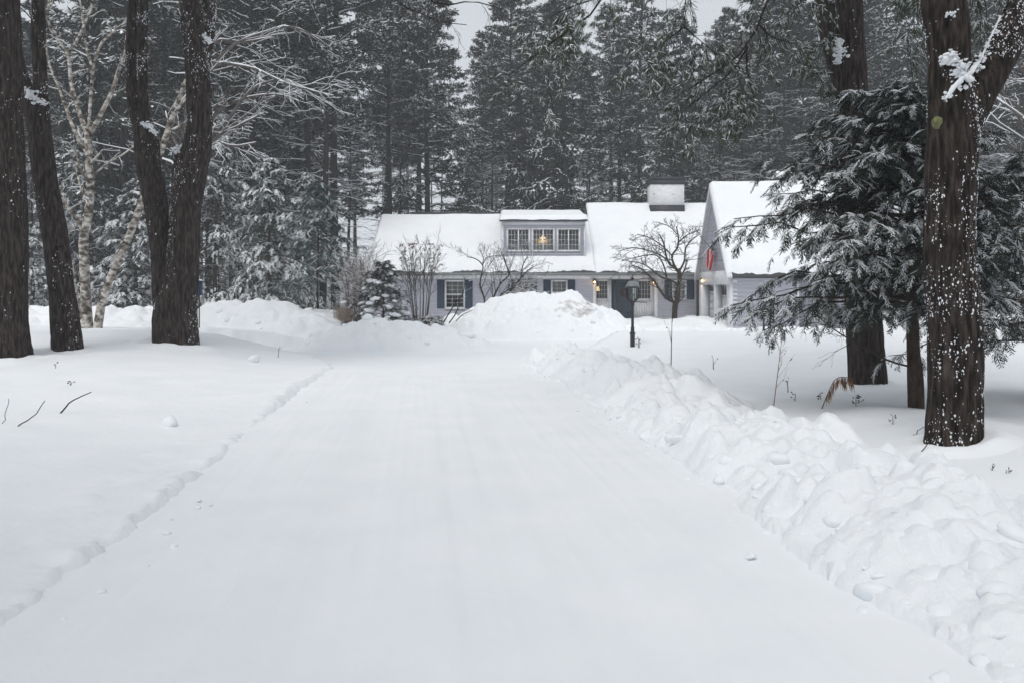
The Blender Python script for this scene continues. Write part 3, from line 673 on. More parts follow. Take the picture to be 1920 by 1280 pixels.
for k, (a, c) in enumerate(doors):
    zb = 0.08 if k == 0 else -0.6; n = 4; hgt = (dtop - zb) / n; xx = GX + 0.30
    dr = None; b = MB()
    for j in range(n):
        z0 = zb + j * hgt
        b.box((xx, a, z0 + 0.006), (xx + 0.04, c, z0 + hgt - 0.006))
        if j < n - 1:
            for q in range(4):
                ya = a + (c - a) * q / 4 + 0.07; yb = a + (c - a) * (q + 1) / 4 - 0.07
                b.box((xx - 0.012, ya, z0 + 0.07), (xx, yb, z0 + hgt - 0.07))
    dr = rebase(b.build('garage_door', 'trim', garage))
    p = MB()
    for q in range(4):
        ya = a + (c - a) * q / 4 + 0.05; yb = a + (c - a) * (q + 1) / 4 - 0.05; z0 = zb + 3 * hgt
        ang = np.linspace(0, np.pi, 9); arc = [(ya, z0 + 0.08), (yb, z0 + 0.08)] + [((ya + yb) / 2 + (yb - ya) / 2 * math.cos(t), z0 + 0.2 + (hgt - 0.27) * math.sin(t)) for t in ang]
        p.poly_prism(arc, 'x', xx - 0.02, xx - 0.002)
    p.build('pane', 'black', dr)
    MB().lathe([(0, 0), (0.03, 0.0), (0.03, 0.06), (0.0, 0.06)], (xx - 0.04, (a + c) / 2, zb + hgt * 0.9), 8).build('handle', 'black', dr)
MB_ = MB(); MB_.box((GX + 0.5, 39.9, -0.9), (GX + 5.0, 45.7, -0.8)); MB_.box((GX + 4.9, 39.9, -0.8), (GX + 5.0, 45.7, 2.3)); rebase(MB_.build('interior_floor', 'room', garage))
xw = hx(1497, GY0)
b = MB(); clapboard(b, GX + 0.002, xw, -0.9, GZE, GY0, [], 0.19); b.box((GX + 0.3, GY0 + 0.01, -0.9), (xw, GY0 + 0.1, GZE)); 
b.box((xw - 0.05, GY0 + 0.1, -0.9), (xw, GY0 + 1.2, GZE)); clapboard(b, xw, GX1, -0.9, GZE + 0.5, GY0 + 1.2, [], 0.19); b.box((GX1 - 0.1, GY0 + 1.2, -0.9), (GX1, GY1, GZE)); b.box((GX + 0.3, GY1 - 0.1, -0.9), (GX1, GY1, GZE))
b.poly_prism([(GY0 + 0.1, GZE), (GM, GZP - 0.1), (GY1 - 0.1, GZE)], 'x', GX1 - 0.1, GX1)
rebase(b.build('side_wall', 'siding', garage))
for q0, q1 in (((xw - 0.1, GY0 - 0.05, -0.9), (xw + 0.02, GY0 - 0.036, GZE)), ((GX - 0.06, GY0 - 0.055, -0.9), (GX + 0.1, GY0 - 0.036, GZE))): rebase(MB().box(q0, q1).build('corner_board', 'trim', garage))
rebase(MB().box((xw + 0.9, GY0 + 1.13, -0.7), (xw + 1.8, GY0 + 1.16, 1.4)).build('side_door', 'trim', garage))
b = MB(); th = 0.12; oy = 0.3; oz = oy * gs
b.poly_prism([(GY0 - oy, GZE - oz), (GM, GZP), (GM, GZP - th), (GY0 - oy, GZE - oz - th)], 'x', GX + 0.002, GX1 + 0.2); b.poly_prism([(GM, GZP), (GY1 + oy, GZE - oz), (GY1 + oy, GZE - oz - th), (GM, GZP - th)], 'x', GX + 0.002, GX1 + 0.2)
rebase(b.build('roof', 'shingle', garage))
b = MB()
for s_ in (-1, 1):
    y0, y1 = (GY0 - oy, GM) if s_ < 0 else (GY1 + oy, GM)
    b.poly_prism([(y0, GZE - oz + 0.01), (y1, GZP + 0.01), (y1, GZP - 0.30), (y0, GZE - oz - 0.22)], 'x', GX - 0.255, GX - 0.223); b.poly_prism([(y0, GZE - oz), (y1, GZP), (y1, GZP - 0.12), (y0, GZE - oz - 0.12)], 'x', GX - 0.222, GX)
rebase(b.build('rake_board', 'trim', garage))
rebase(roof_snow(garage, 'roof_snow', GX - 0.24, GX1 + 0.15, [(GY0 - oy + 0.05, GZE - oz + 0.06), (GM, GZP), (GY1 + oy - 0.05, GZE - oz + 0.06)], th=0.22, seed=15, nx=90, ny=60, eave_rag=0.05))
cu = MB(); ccx = hx(1469, 43.2); cu.box((ccx - 0.48, 42.75, 6.2), (ccx + 0.48, 43.7, 7.13)); cup = rebase(cu.build('cupola', 'metal_dark', garage))
V, Fc = ICO3; b = MB(); b.add(np.stack([np.sign(V[:, 0]) * np.abs(V[:, 0]) ** 0.8 * 0.56, V[:, 1] * 0.56, np.maximum(V[:, 2], -0.05) * 0.42], 1) + [ccx, 43.2, 7.15], Fc); b.build('cupola_snow', 'snow', cup, True)

# ------------------------------------------------------------------ lamps, flag, posts, wires
def wall_lamp(px, py, d, label, face='y', power=2.5):
    p = at(px, py, d); t = empty('wall_lamp', tuple(p), label, 'wall lamp', 'lit wall lamps on the house and garage')
    b = MB(); off = np.array([0, 0.12, 0]) if face == 'y' else np.array([0.12, 0, 0])
    b.box(off * 1.0 - [0.05, 0.05, 0.1] , off + [0.05, 0.0, 0.1]) if face == 'y' else b.box(off - [0.05, 0.05, 0.1], off + [0.0, 0.05, 0.1])
    b.lathe([(0.0, 0.22), (0.02, 0.2), (0.04, 0.17), (0.13, 0.09), (0.13, 0.07), (0.0, 0.07)], (0, 0, 0), 8)
    b.add(*tubes(np.array([[0, 0, 0.1], off * 0.5 + [0, 0, 0.16], off]), np.array([0.015, 0.015, 0.015]), 6))
    b.build('bracket', 'brass', t)
    MB().lathe([(0.0, -0.13), (0.05, -0.13), (0.085, -0.02), (0.1, 0.07)], (0, 0, 0), 8).build('lamp_glass', 'glass', t)
    MB().add(ICO1[0] * 0.055, ICO1[1]).build('bulb', 'bulb', t, True)
    l = bpy.data.lights.new('lamp_light', 'POINT'); l.energy = power; l.color = (1, 0.62, 0.3); l.shadow_soft_size = 0.06
    lo = bpy.data.objects.new('lamp_light', l); COL.objects.link(lo); lo.parent = t; lo.location = (0, -0.07, -0.03) if face == 'y' else (-0.07, 0, -0.03)
wall_lamp(1115, 529, 46.82, 'lit brass wall lamp on the left post of the house entry')
wall_lamp(1225.5, 529, 46.82, 'lit brass wall lamp on the right post of the house entry, behind the bare tree')
wall_lamp(1317, 526, 45.2, 'lit brass wall lamp on the garage beside the first door', 'x', 4)
# pendant seen through the dormer window
pp_ = at(1018, 447, 48.9); t = empty('pendant_lamp', tuple(pp_), 'lit pendant lamp seen through the middle dormer window', 'pendant lamp')
b = MB(); b.lathe([(0.0, 0.18), (0.05, 0.16), (0.06, 0.10), (0.2, 0.0), (0.18, -0.02), (0.0, -0.05)], (0, 0, 0), 14); b.build('lamp_shade', 'warm_shade', t, True)
b = MB(); b.add(*tubes(np.array([[0, 0, 0.15], [0, 0, 0.6]]), np.array([0.01, 0.01]), 5)); b.build('cord', 'brass', t)
MB().add(ICO1[0] * 0.05 + [0, 0, -0.08], ICO1[1]).build('bulb', 'bulb', t)
pp_ = at(1120, 543, 48.2); t = empty('table_lamp', tuple(pp_), 'lit table lamp seen through the window left of the front door', 'table lamp')
MB().lathe([(0.09, 0.16), (0.15, -0.08)], (0, 0, 0), 12).build('lamp_shade', 'warm_shade', t, True)
MB().lathe([(0.0, -0.5), (0.09, -0.5), (0.07, -0.45), (0.02, -0.4), (0.06, -0.25), (0.02, -0.1), (0.02, 0.05)], (0, 0, 0), 10).build('base', 'brass', t, True)
MB().box((-0.35, -0.2, -2.05), (0.35, 0.25, -0.5)).build('side_table', 'room', t)
# wreath on the door
wp = at(1172, 548, 47.2); t = empty('wreath', tuple(wp), 'round reddish-brown wreath hanging on the front door', 'wreath')
rng = np.random.default_rng(4); a = rng.random(420) * 6.283; rr = 0.2 + rng.normal(size=420) * 0.035
B_ = np.stack([np.cos(a) * rr, rng.normal(size=420) * 0.025, np.sin(a) * rr], 1); A_ = np.stack([-np.sin(a), 0 * a - 0.3, np.cos(a)], 1) * 0.1 + rng.normal(size=(420, 3)) * 0.05
b = MB(); b.add(*blades(B_, A_, rng.normal(size=(420, 3)) * 0.014)); b.add(*tubes(np.stack([np.cos(np.linspace(0, 6.283, 24)) * 0.2, 0 * np.linspace(0, 1, 24), np.sin(np.linspace(0, 6.283, 24)) * 0.2], 1), np.full(24, 0.03), 6)); b.build('greenery', 'wreath', t)
MB().add(*tents(np.array([[0, -0.05, -0.2], [0, -0.05, -0.2]]), np.array([[0.1, 0, -0.06], [-0.1, 0, -0.06]]), np.array([[0.0, 0.0, 0.03]] * 2), np.array([0.01, 0.01]))).build('bow', 'flag_red', t)
# flag
fb = np.array([10.0, 42.7, hz(467, 42.7)]); t = empty('flag', tuple(fb), 'red and white striped flag drooping from a pole on the garage gable', 'flag')
b = MB(); tip = np.array([-0.56, 0.1, 0.62]); b.add(*tubes(np.stack([np.array([0.06, 0, -0.06]), tip * 0.5, tip]), np.array([0.014, 0.014, 0.012]), 6)); b.add(ICO1[0] * 0.03 + tip, ICO1[1]); b.build('pole', 'black', t)
MB().box((0.0, -0.04, -0.1), (0.07, 0.04, 0.02)).build('bracket', 'black', t)
nu, nv = 14, 20; fl = np.zeros((nu, nv, 3)); k42 = 42.0 / F
c00, c10, c01, c11 = np.array([(1333, 465), (1345, 477), (1331, 499), (1336, 509)]) * 1.0, None, None, None
P00, P10, P11, P01 = np.array([-0.20, 0.02, 0.16]), np.array([-0.10, -0.95, -0.36]), np.array([-0.22, -0.45, -1.12]), np.array([-0.26, 0.05, -0.85])
for i in range(nu):
    for j in range(nv):
        u, v = i / (nu - 1), j / (nv - 1)
        p = (P00 * (1 - u) + P10 * u) * (1 - v) + (P01 * (1 - u) + P11 * u) * v
        fl[i, j] = p + np.array([-0.06 * math.sin(u * 9 + v * 1.5), 0.03 * math.cos(u * 9), 0.0])
for k in range(13 // 2 + 1):
    pass
ff = gridfaces(nu, nv); strip = (ff[:, 0] // nv)
b = MB(); b.add(fl.reshape(-1, 3), ff[strip % 3 != 1], 0); b.add(fl.reshape(-1, 3), ff[strip % 3 == 1], 1)
fo = b.build('cloth', ['flag_red', 'flag_white'], t, True); md = fo.modifiers.new('thick', 'SOLIDIFY'); md.thickness = 0.006
# lamp post
lp = hit(1186, 650); LD = lp[1]; s_ = LD / F
t = empty('lamp_post', tuple(lp), 'black post lamp with glass lantern beside the driveway bend', 'lamp post')
hh = (650 - 567) * s_
b = MB(); b.lathe([(0.07, -0.3), (0.07, 0.28 * hh), (0.085, 0.29 * hh), (0.085, 0.31 * hh), (0.055, 0.34 * hh), (0.05, 0.4 * hh), (0.06, 0.42 * hh), (0.042, 0.45 * hh), (0.04, 0.9 * hh), (0.06, 0.95 * hh), (0.05, 0.97 * hh), (0.075, hh)], (0, 0, 0), 14); post = b.build('post', 'black', t, True)
b = MB(); zz = (650 - 566) * s_; b.add(*tubes(np.array([[-0.12, 0, zz], [0.42, 0, zz - 0.02]]), np.array([0.014, 0.014]), 6)); b.build('ladder_bar', 'black', t)
z0 = hh; z1 = hh + 0.42; lw0, lw1 = 0.10, 0.185
gp = [(lw0, z0 + 0.03), (lw1 * 0.95, z0 + 0.12), (lw1, z1)]
MB().lathe(gp, (0, 0, 0), 6).build('lantern_glass', 'glass', t)
b = MB()
for k in range(6):
    a = k / 6 * 2 * math.pi; b.add(*tubes(np.array([[r * math.cos(a), r * math.sin(a), z] for r, z in gp]), np.full(3, 0.010), 5))
b.lathe([(0.0, z0), (0.1, z0), (0.105, z0 + 0.03), (0.0, z0 + 0.035)], (0, 0, 0), 12)
b.lathe([(0.17, z1 - 0.01), (0.215, z1), (0.215, z1 + 0.025), (0.12, z1 + 0.16), (0.05, z1 + 0.2), (0.03, z1 + 0.23), (0.055, z1 + 0.26), (0.03, z1 + 0.29), (0.012, z1 + 0.31), (0.012, z1 + 0.38), (0.0, z1 + 0.39)], (0, 0, 0), 12); b.build('lantern_frame', 'black', t)
b = MB(); b.lathe([(0.212, z1 + 0.022), (0.2, z1 + 0.06), (0.13, z1 + 0.175), (0.07, z1 + 0.20), (0.0, z1 + 0.2)], (0, 0, 0), 12); b.build('lantern_roof', 'gutter', t, True)
b = MB()
for a in (0.5, 2.6, 4.7): b.lathe([(0.012, z0 + 0.03), (0.012, z0 + 0.18), (0.022, z0 + 0.2), (0.0, z0 + 0.27)], (0.05 * math.cos(a), 0.05 * math.sin(a), 0), 8)
b.build('candle', 'gutter', t)
# black post by the garage
bp = at(1432, 624, 36.5); t = empty('garden_post', tuple(bp), 'plain black post in front of the garage side wall, under the hemlock', 'post')
MB().lathe([(0.05, -0.4), (0.05, 0.55), (0.075, 0.57), (0.075, 0.62), (0.04, 0.64), (0.04, 1.5), (0.0, 1.52)], (0, 0, 0), 10).build('shaft', 'black', t, True)
V, Fc = ICO2; MB().add(V * [0.09, 0.09, 0.06] + [0, 0, 1.54], Fc).build('post_snow', 'snow', t, True)
# blue nest box
bx = at(371, 541, 27.5); t = empty('nest_box', tuple(bx), 'small blue nest box with snowy lid, showing beside the forked trunk', 'nest box')
MB().box((-0.12, -0.1, -0.23), (0.12, 0.1, 0.2)).build('body', 'blue_box', t)
MB().poly_prism([(-0.17, 0.2), (0.17, 0.2), (0.17, 0.225), (0.0, 0.27), (-0.17, 0.225)], 'y', -0.15, 0.13).build('lid', 'blue_box', t)
MB().add(ICO2[0] * [0.16, 0.13, 0.05] + [0, 0, 0.26], ICO2[1]).build('lid_snow', 'snow', t, True)
MB().add(*tubes(np.array([[0, 0.12, 0.2], [0, 0.12, -1.3]]), np.array([0.02, 0.02]), 6)).build('pole', 'twig', t)
def wire(pts, label, r=0.012):
    P = resample(np.array(pts), 24); b = MB(); b.add(*tubes(P, np.full(24, r), 5)); o = b.build('overhead_cable', 'wire', None, True); tag(o, label, 'cable')
wire([at(300, 497, 33), at(420, 497, 34), at(540, 490, 35), at(660, 478, 37)], 'thin snowy cable strung across the hemlocks left of the house', 0.008)
wire([at(1215, 205, 62), at(1270, 262, 58), at(1357, 330, 52)], 'thin cable running down from the forest to the garage ridge')

# ------------------------------------------------------------------ big foreground trunks
def px_path(pts, d, depth=None):
    P = np.array([at(p[0], p[1], d) for p in pts]); r = np.array([p[2] / 2 * d / F for p in pts])
    if depth is not None: P = np.array([at(q[0], q[1], d + o) for q, o in zip(pts, depth)])
    return P, r
def bark_tube(b, P, r, S=56, step=0.036, amp=0.06, seed=0, mat=0, knots=()):
    L = np.linalg.norm(np.diff(P, axis=0), axis=1).sum(); K = int(np.clip(L / step, 20, 420))
    Q, rr = resample(P, K, r)
    T = unit(np.gradient(Q, axis=0)); A = unit(np.cross(T, np.array([0.0, 1.0, 0.02]))); B = np.cross(A, T)
    a = np.arange(S) / S * 2 * np.pi; l = np.linspace(0, L, K)[:, None]
    ca, sa = np.cos(a)[None], np.sin(a)[None]; rad = rr[:, None]
    fx, fy = ca * rad, sa * rad
    n1 = vnoise(fx * 17, fy * 17, l * 3.0, seed); n2 = vnoise(fx * 38, fy * 38, l * 8.0, seed + 1); n3 = fbm(fx * 3, fy * 3, l * 1.2, o=2, seed=seed + 2)
    disp = 1 + (-amp * (1 - np.abs(n1) * 2.2).clip(0, 1) * 0.55 * (0.25 / np.maximum(rad, 0.08)).clip(0, 1.6) + amp * 0.25 * n2 + 0.055 * n3)
    V = Q[:, None, :] + (rad * disp)[..., None] * (A[:, None, :] * ca[..., None] + B[:, None, :] * sa[..., None])
    b.add(V.reshape(-1, 3), gridfaces(K, S, True), mat)
    N = A[:, None, :] * ca[..., None] + B[:, None, :] * sa[..., None]
    return V, N
def flecks(b, V, N, rng, n, size, mask=None, up=True):
    """little pats of snow caught in the bark"""
    K, S, _ = V.shape; i = rng.integers(0, K, n); j = rng.integers(0, S, n)
    p, nn = V[i, j], N[i, j]
    if mask is not None:
        m = mask(p, nn); p, nn = p[m], nn[m]
    m = len(p)
    if m == 0: return
    t = unit(np.cross(nn, np.array([0, 0, 1.0]))); u = np.cross(t, nn)
    p = p + t * (rng.random((m, 1)) - 0.5) * 0.06 + u * (rng.random((m, 1)) - 0.5) * 0.06
    sz = size * (0.4 + 1.1 * rng.random((m, 1)) ** 2)
    ring = []
    rot = rng.random((m, 1)) * 1.0
    for k in range(7):
        a = k / 7 * 2 * np.pi + rot; w = sz * (0.45 + 0.8 * rng.random((m, 1)))
        ring.append(p + t * np.cos(a) * w + u * np.sin(a) * w * 1.6 - nn * 0.004)
    ctr = p + nn * sz * 0.45 + np.array([0, 0, 1]) * sz * 0.2
    W = np.stack(ring + [ctr], 1).reshape(-1, 3)
    f = np.array([(k, (k + 1) % 7, 7) for k in range(7)])
    b.add(W, (f[None] + (np.arange(m) * 8)[:, None, None]).reshape(-1, 3))
def blob(b, c, s, seed=0, sub=ICO2):
    V, Fc = sub; n = fbm(V[:, 0] * 1.3 + seed, V[:, 1] * 1.3, V[:, 2] * 1.3, o=3, seed=seed)
    b.add(V * (1 + 0.25 * n[:, None]) * np.asarray(s) + np.asarray(c), Fc)
def ridge_snow(b, pts, rad, seed, n=40):
    """snow lying along a sloping limb"""
    P, r = resample(np.array(pts), n, np.array(rad)); rng = np.random.default_rng(seed); V, Fc = ICO1
    for k in range(n * 3):
        i = rng.integers(0, n); s = r[i] * (0.25 + 0.75 * rng.random() ** 1.5); c = P[i] + rng.normal(size=3) * r[i] * [0.9, 0.7, 0.9]
        b.add(V * (1 + 0.3 * rng.normal(size=(len(V), 1))) * [s * 0.8, s * 0.7, s * 0.6] + c, Fc)
    V, Fc = tubes(P, r * (0.35 + 0.5 * np.abs(vnoise(np.arange(n) * 0.45, 0.3, 0, seed))), 8)
    V = V + 0.35 * np.repeat(r, 8)[:, None] * np.stack([fbm(V[:, 0] * 9, V[:, 1] * 9, V[:, 2] * 9, o=2, seed=seed + k) for k in range(3)], 1); b.add(V, Fc)
def big_tree(label, base, stems, d, seed, fl, depth=None, mat='bark', snow_extra=None, nf=900, thr=0.62, top=24.0):
    g = hit(*base); d = g[1]
    t = empty('pine_tree', (g[0], g[1], g[2]), label, 'tree', 'big bare-trunked trees around the driveway')
    rng = np.random.default_rng(seed); sb = MB()
    for k, st in enumerate(stems):
        P, r = px_path(st, d)
        if k == 0:
            P = np.vstack([P[0] + [0, 0, -0.45], P]); r = np.concatenate([[r[0] * 1.12], r])
        else:
            P, r = px_path(st, d, np.linspace(0, 0.45 if k % 2 else -0.3, len(st)))
        b = MB()
        ztop = top if k == 0 else min(top, P[-1, 2] + 7.0)
        e = P[-1] - P[-2]; e = e / max(np.linalg.norm(e), 1e-6); n_ = np.linspace(0, 1, 12)
        if st[-1][1] < -40 and P[-1, 2] < ztop: b.add(*tubes(np.stack([P[-1, 0] + e[0] * 1.5 * n_, P[-1, 1] + 0 * n_, P[-1, 2] - 0.15 + (ztop - P[-1, 2]) * n_], 1), r[-1] * (1 - 0.85 * n_), 16))
        if k == 0: P[1, 2] -= 0.02; r[1] *= 1.06; r[0] *= 1.2
        V, N = bark_tube(b, P, r, S=64 if r.max() > 0.12 else 40, seed=seed + 10 * k)
        rebase(b.build('trunk' if k == 0 else 'limb', mat, t, True))
        flecks(sb, V, N, rng, int(nf * (1 if k == 0 else 0.5)), fl, lambda p, nn: (fbm(p[:, 0] * 3.1, p[:, 1] * 3.1, p[:, 2] * 1.5, o=4, seed=seed + 5, gain=0.75) + 0.35 * nn[:, 2] + 0.3 * sstep(1.3, 0.2, p[:, 2]) + 0.35 * rng.random(len(p)) > thr))
    if snow_extra: snow_extra(sb, d)
    # drifted snow round the foot
    rb = stems[0][0][2] / 2 * d / F; rr_ = np.linspace(0.7, 3.2, 16)[:, None] * rb; aa = (np.arange(40) / 40 * 2 * np.pi)[None]
    X_, Y_ = g[0] + (P0 := at(stems[0][0][0], stems[0][0][1], d))[0] - g[0] + rr_ * np.cos(aa), d + rr_ * np.sin(aa)
    u_ = (rr_ / rb - 0.7) / 2.5; Z_ = ground_h(X_, Y_) - 0.012 + 0.05 * (1 - u_) ** 2 * (1 + 0.7 * fbm(X_ * 2.5, Y_ * 2.5, o=3, seed=seed)) + 0.07 * np.exp(-((rr_ / rb - 1.5) / 0.45) ** 2) * (0.4 + fbm(X_ * 1.6, Y_ * 1.6, seed=seed + 1))
    cb = MB(); cb.add(np.stack([X_, Y_, Z_], -1).reshape(-1, 3), gridfaces(16, 40, True)); rebase(cb.build('snow_collar', 'snow', t, True))
    rebase(sb.build('bark_snow', 'snow_leaf', t, True))['kind'] = 'stuff'
    return t, d
big_tree('thick dark trunk cut off by the left edge of the picture', (0, 671), [[(-6, 672, 118), (-4, 600, 100), (2, 400, 88), (0, 200, 78), (-2, 0, 70), (-3, -90, 68)]], 18, 101, 0.010, nf=2500)
big_tree('slim leaning trunk that forks, second from the left edge', (127, 655),
         [[(127, 657, 52), (116, 545, 45), (101, 432, 45), (86, 348, 43), (74, 250, 43), (71, 205, 44), (76, 170, 27), (73, 106, 24), (72, 50, 25), (71, -90, 23)],
          [(66, 225, 34), (52, 180, 30), (38, 120, 17), (30, 40, 12), (26, -90, 11)]], 18, 111, 0.010, nf=5000,
         snow_extra=lambda sb, d: ridge_snow(sb, [at(50, 168, d - 0.15), at(64, 184, d - 0.25), at(84, 194, d - 0.2)], [0.03, 0.07, 0.03], 3))
big_tree('stout twin-stemmed trunk standing alone on the left lawn', (331, 646),
         [[(330, 648, 82), (328, 601, 82), (331, 573, 76), (338, 545, 66), (343, 489, 58), (346, 432, 55), (350, 376, 55), (357, 319, 62), (368, 280, 52), (373, 240, 46), (374, 213, 46), (373, 159, 48), (368, 106, 45), (362, 53, 44), (357, 0, 36), (354, -90, 34)],
          [(318, 610, 44), (305, 560, 36), (302, 517, 34), (300, 460, 37), (295, 404, 43), (286, 348, 47), (279, 319, 46), (275, 266, 46), (268, 235, 40), (256, 205, 29), (249, 159, 25), (247, 106, 24), (249, 53, 23), (251, 0, 21), (252, -90, 20)],
          [(280, 262, 30), (272, 230, 21), (268, 180, 19), (267, 106, 19), (268, 0, 18), (267, -90, 17)],
          [(378, 130, 26), (388, 85, 22), (391, 53, 25), (392, 0, 28), (394, -90, 28)],
          [(352, 300, 26), (338, 293, 18), (326, 288, 10)]], 19, 121, 0.0115, nf=9000,
         snow_extra=lambda sb, d: (ridge_snow(sb, [at(266, 232, d - 0.2), at(280, 238, d - 0.25), at(294, 252, d - 0.2)], [0.025, 0.05, 0.03], 5), ridge_snow(sb, [at(322, 290, d - 0.1), at(332, 283, d - 0.1), at(344, 272, d - 0.1)], [0.03, 0.06, 0.03], 6),
                                   ridge_snow(sb, [at(380, 66, d - 0.1), at(388, 74, d - 0.15), at(397, 80, d)], [0.03, 0.05, 0.02], 7)))
r1, R1D = big_tree('big snow-flecked trunk forking into two limbs, nearest on the right', (1776, 838),
         [[(1786, 868, 108), (1789, 825, 100), (1791, 746, 96), (1791, 664, 95), (1788, 583, 96), (1781, 502, 93), (1780, 421, 90), (1782, 375, 90), (1784, 312, 96), (1787, 250, 96), (1785, 200, 88), (1781, 125, 74), (1777, 62, 78), (1770, 0, 77), (1765, -90, 74)],
          [(1797, 245, 80), (1817, 192, 84), (1852, 137, 74), (1882, 90, 66), (1900, 50, 61), (1917, 5, 57), (1935, -70, 52)]], 9, 131, 0.0078, nf=11000, thr=0.66,
         snow_extra=lambda sb, d: (ridge_snow(sb, [at(1772, 186, d - 0.26), at(1795, 158, d - 0.24), at(1820, 135, d - 0.18), at(1842, 105, d - 0.12), at(1858, 70, d - 0.1), at(1876, 30, d)], [0.02, 0.045, 0.05, 0.025, 0.02, 0.015], 8),
                                   ridge_snow(sb, [at(1768, 118, d - 0.20), at(1780, 110, d - 0.21), at(1794, 108, d - 0.20)], [0.02, 0.035, 0.02], 21), ridge_snow(sb, [at(1790, 140, d - 0.2), at(1800, 128, d - 0.2), at(1806, 118, d - 0.19)], [0.02, 0.035, 0.02], 22), ridge_snow(sb, [at(1774, 28, d - 0.2), at(1790, 25, d - 0.2)], [0.015, 0.02], 23, 12)))
V, Fc = ICO2; lc = at(1757, 230, R1D - 0.245); b = MB(); b.add(V * np.array([0.05, 0.02, 0.06]) * (1 + 0.25 * fbm(V[:, 0] * 2, V[:, 1] * 2, V[:, 2] * 2, seed=3)[:, None]) + lc, Fc); o = b.build('lichen_patch', 'lichen', r1, True); rebase(o)
r2, R2D = big_tree('dark double-stemmed pine rising behind the snowy hemlock', (1627, 720),
         [[(1627, 724, 68), (1624, 677, 68), (1620, 603, 64), (1612, 450, 58), (1604, 300, 54), (1602, 219, 50), (1602, 170, 48), (1602, 125, 45), (1597, 62, 44), (1592, 0, 50), (1588, -90, 46), (1584, -420, 40), (1580, -700, 30)],
          [(1596, 215, 40), (1580, 160, 34), (1566, 122, 29), (1554, 62, 36), (1545, 0, 36), (1535, -90, 34), (1500, -420, 24)]], 14, 141, 0.011, nf=1500,
         snow_extra=lambda sb, d: ridge_snow(sb, [at(1569, 118, d - 0.2), at(1574, 95, d - 0.25), at(1573, 75, d - 0.2)], [0.03, 0.06, 0.03], 11))

# ------------------------------------------------------------------ pine boughs hanging into the picture from that pine
def tuft_cloud(P, T, rng, n=14, l=0.115, w=0.0032, spread=0.8):
    N = len(P); d = unit(T[:, None, :] * 1.0 + rng.normal(size=(N, n, 3)) * spread); A = d * (l * (0.7 + 0.5 * rng.random((N, n, 1)))); A[..., 2] -= 0.25 * l
    B = np.repeat(P[:, None, :], n, 1) + rng.normal(size=(N, n, 3)) * 0.012
    W = np.cross(d, unit(rng.normal(size=(N, n, 3)))); W = unit(W) * w
    return B.reshape(-1, 3), A.reshape(-1, 3), W.reshape(-1, 3)
def bough(limbs, parent, seed, dens=1.0, tuft=True):
    rng = np.random.default_rng(seed); wood = MB(); nd = MB(); sn = MB()
    for li, (pts, r0, ln, k) in enumerate(limbs):
        P = np.array([at(*p) for p in pts]); Q = resample(P, 14); r = np.linspace(r0, r0 * 0.25, 14)
        wood.add(*tubes(Q, r, 7))
        P1, R1 = grow(Q[None], r[None], int(10 * k * dens), rng, 0.18, 1.0, 0.9, 0.0, 0.45, 7, False, -0.12, 0.45, 0.25, 0.3, absl=ln)
        wood.add(*tubes(P1, np.maximum(R1, 0.003), 4))
        P2, R2 = grow(P1, R1, 5, rng, 0.25, 1.0, 0.75, 0.5, 0.35, 5, False, -0.05, 0.6, 0.3, 0.3)
        wood.add(*tubes(P2, np.maximum(R2, 0.0022), 3))
        if tuft:
            pp, tt = along(P2, 1, rng, 0.4); ends = P2[:, -1]; te = unit(P2[:, -1] - P2[:, -2]); p1, t1 = along(P1, 1, rng, 0.6)
            B, A, W = tuft_cloud(np.vstack([pp, ends, p1]), np.vstack([tt, te, t1]), rng, 13, 0.115, 0.0042, 0.5)
            nd.add(*blades(B, A, W)); fz = rng.random(len(B)) < 0.22; sn.add(*tents(B[fz] + [0, 0, 0.008], A[fz] * 0.8, W[fz] * 1.3, np.full(fz.sum(), 0.01)))
    o = rebase(wood.build('bough', 'bark', parent, True))
    if nd.n: nd.build('needles', 'needle_near', o)['kind'] = 'stuff'; sn.build('frost', 'snow_leaf', o)['kind'] = 'stuff'
D2 = R2D
bough([([(1586, -330, D2), (1500, -240, D2 - 1), (1450, -110, D2 - 1.6), (1440, 0, D2 - 2), (1420, 52, D2 - 2.1), (1398, 92, D2 - 2.2), (1350, 130, D2 - 2.4), (1290, 168, D2 - 2.6)], 0.035, 0.62, 1.7),
       ([(1402, 88, D2 - 2.2), (1375, 130, D2 - 2.3), (1335, 165, D2 - 2.4), (1285, 205, D2 - 2.6)], 0.017, 0.5, 1.3),
       ([(1400, 95, D2 - 2.2), (1401, 130, D2 - 2.1), (1408, 165, D2 - 2), (1416, 195, D2 - 1.9)], 0.013, 0.4, 0.8),
       ([(1424, 48, D2 - 2.1), (1448, 70, D2 - 2), (1480, 80, D2 - 1.9), (1510, 90, D2 - 1.8)], 0.013, 0.35, 0.5)], r2, 201)
bough([([(1586, -420, D2), (1420, -330, D2 - 1), (1320, -170, D2 - 2), (1287, -20, D2 - 2.5), (1284, 56, D2 - 2.5)], 0.024, 0.45, 0.9),
       ([(1284, 50, D2 - 2.5), (1252, 74, D2 - 2.6), (1200, 108, D2 - 2.8)], 0.012, 0.42, 1.0), ([(1284, 52, D2 - 2.5), (1310, 74, D2 - 2.4), (1335, 95, D2 - 2.3)], 0.010, 0.36, 0.7)], r2, 202)
bough([([(1586, -480, D2), (1350, -330, D2 - 1), (1200, -120, D2 - 2), (1128, 2, D2 - 2.4), (1090, 42, D2 - 2.5), (1040, 76, D2 - 2.6), (1000, 106, D2 - 2.7), (970, 130, D2 - 2.7)], 0.035, 0.62, 2.3),
       ([(1110, 0, D2 - 2.4), (1060, 18, D2 - 2.4), (1010, 45, D2 - 2.4)], 0.012, 0.4, 0.8)], r2, 203)
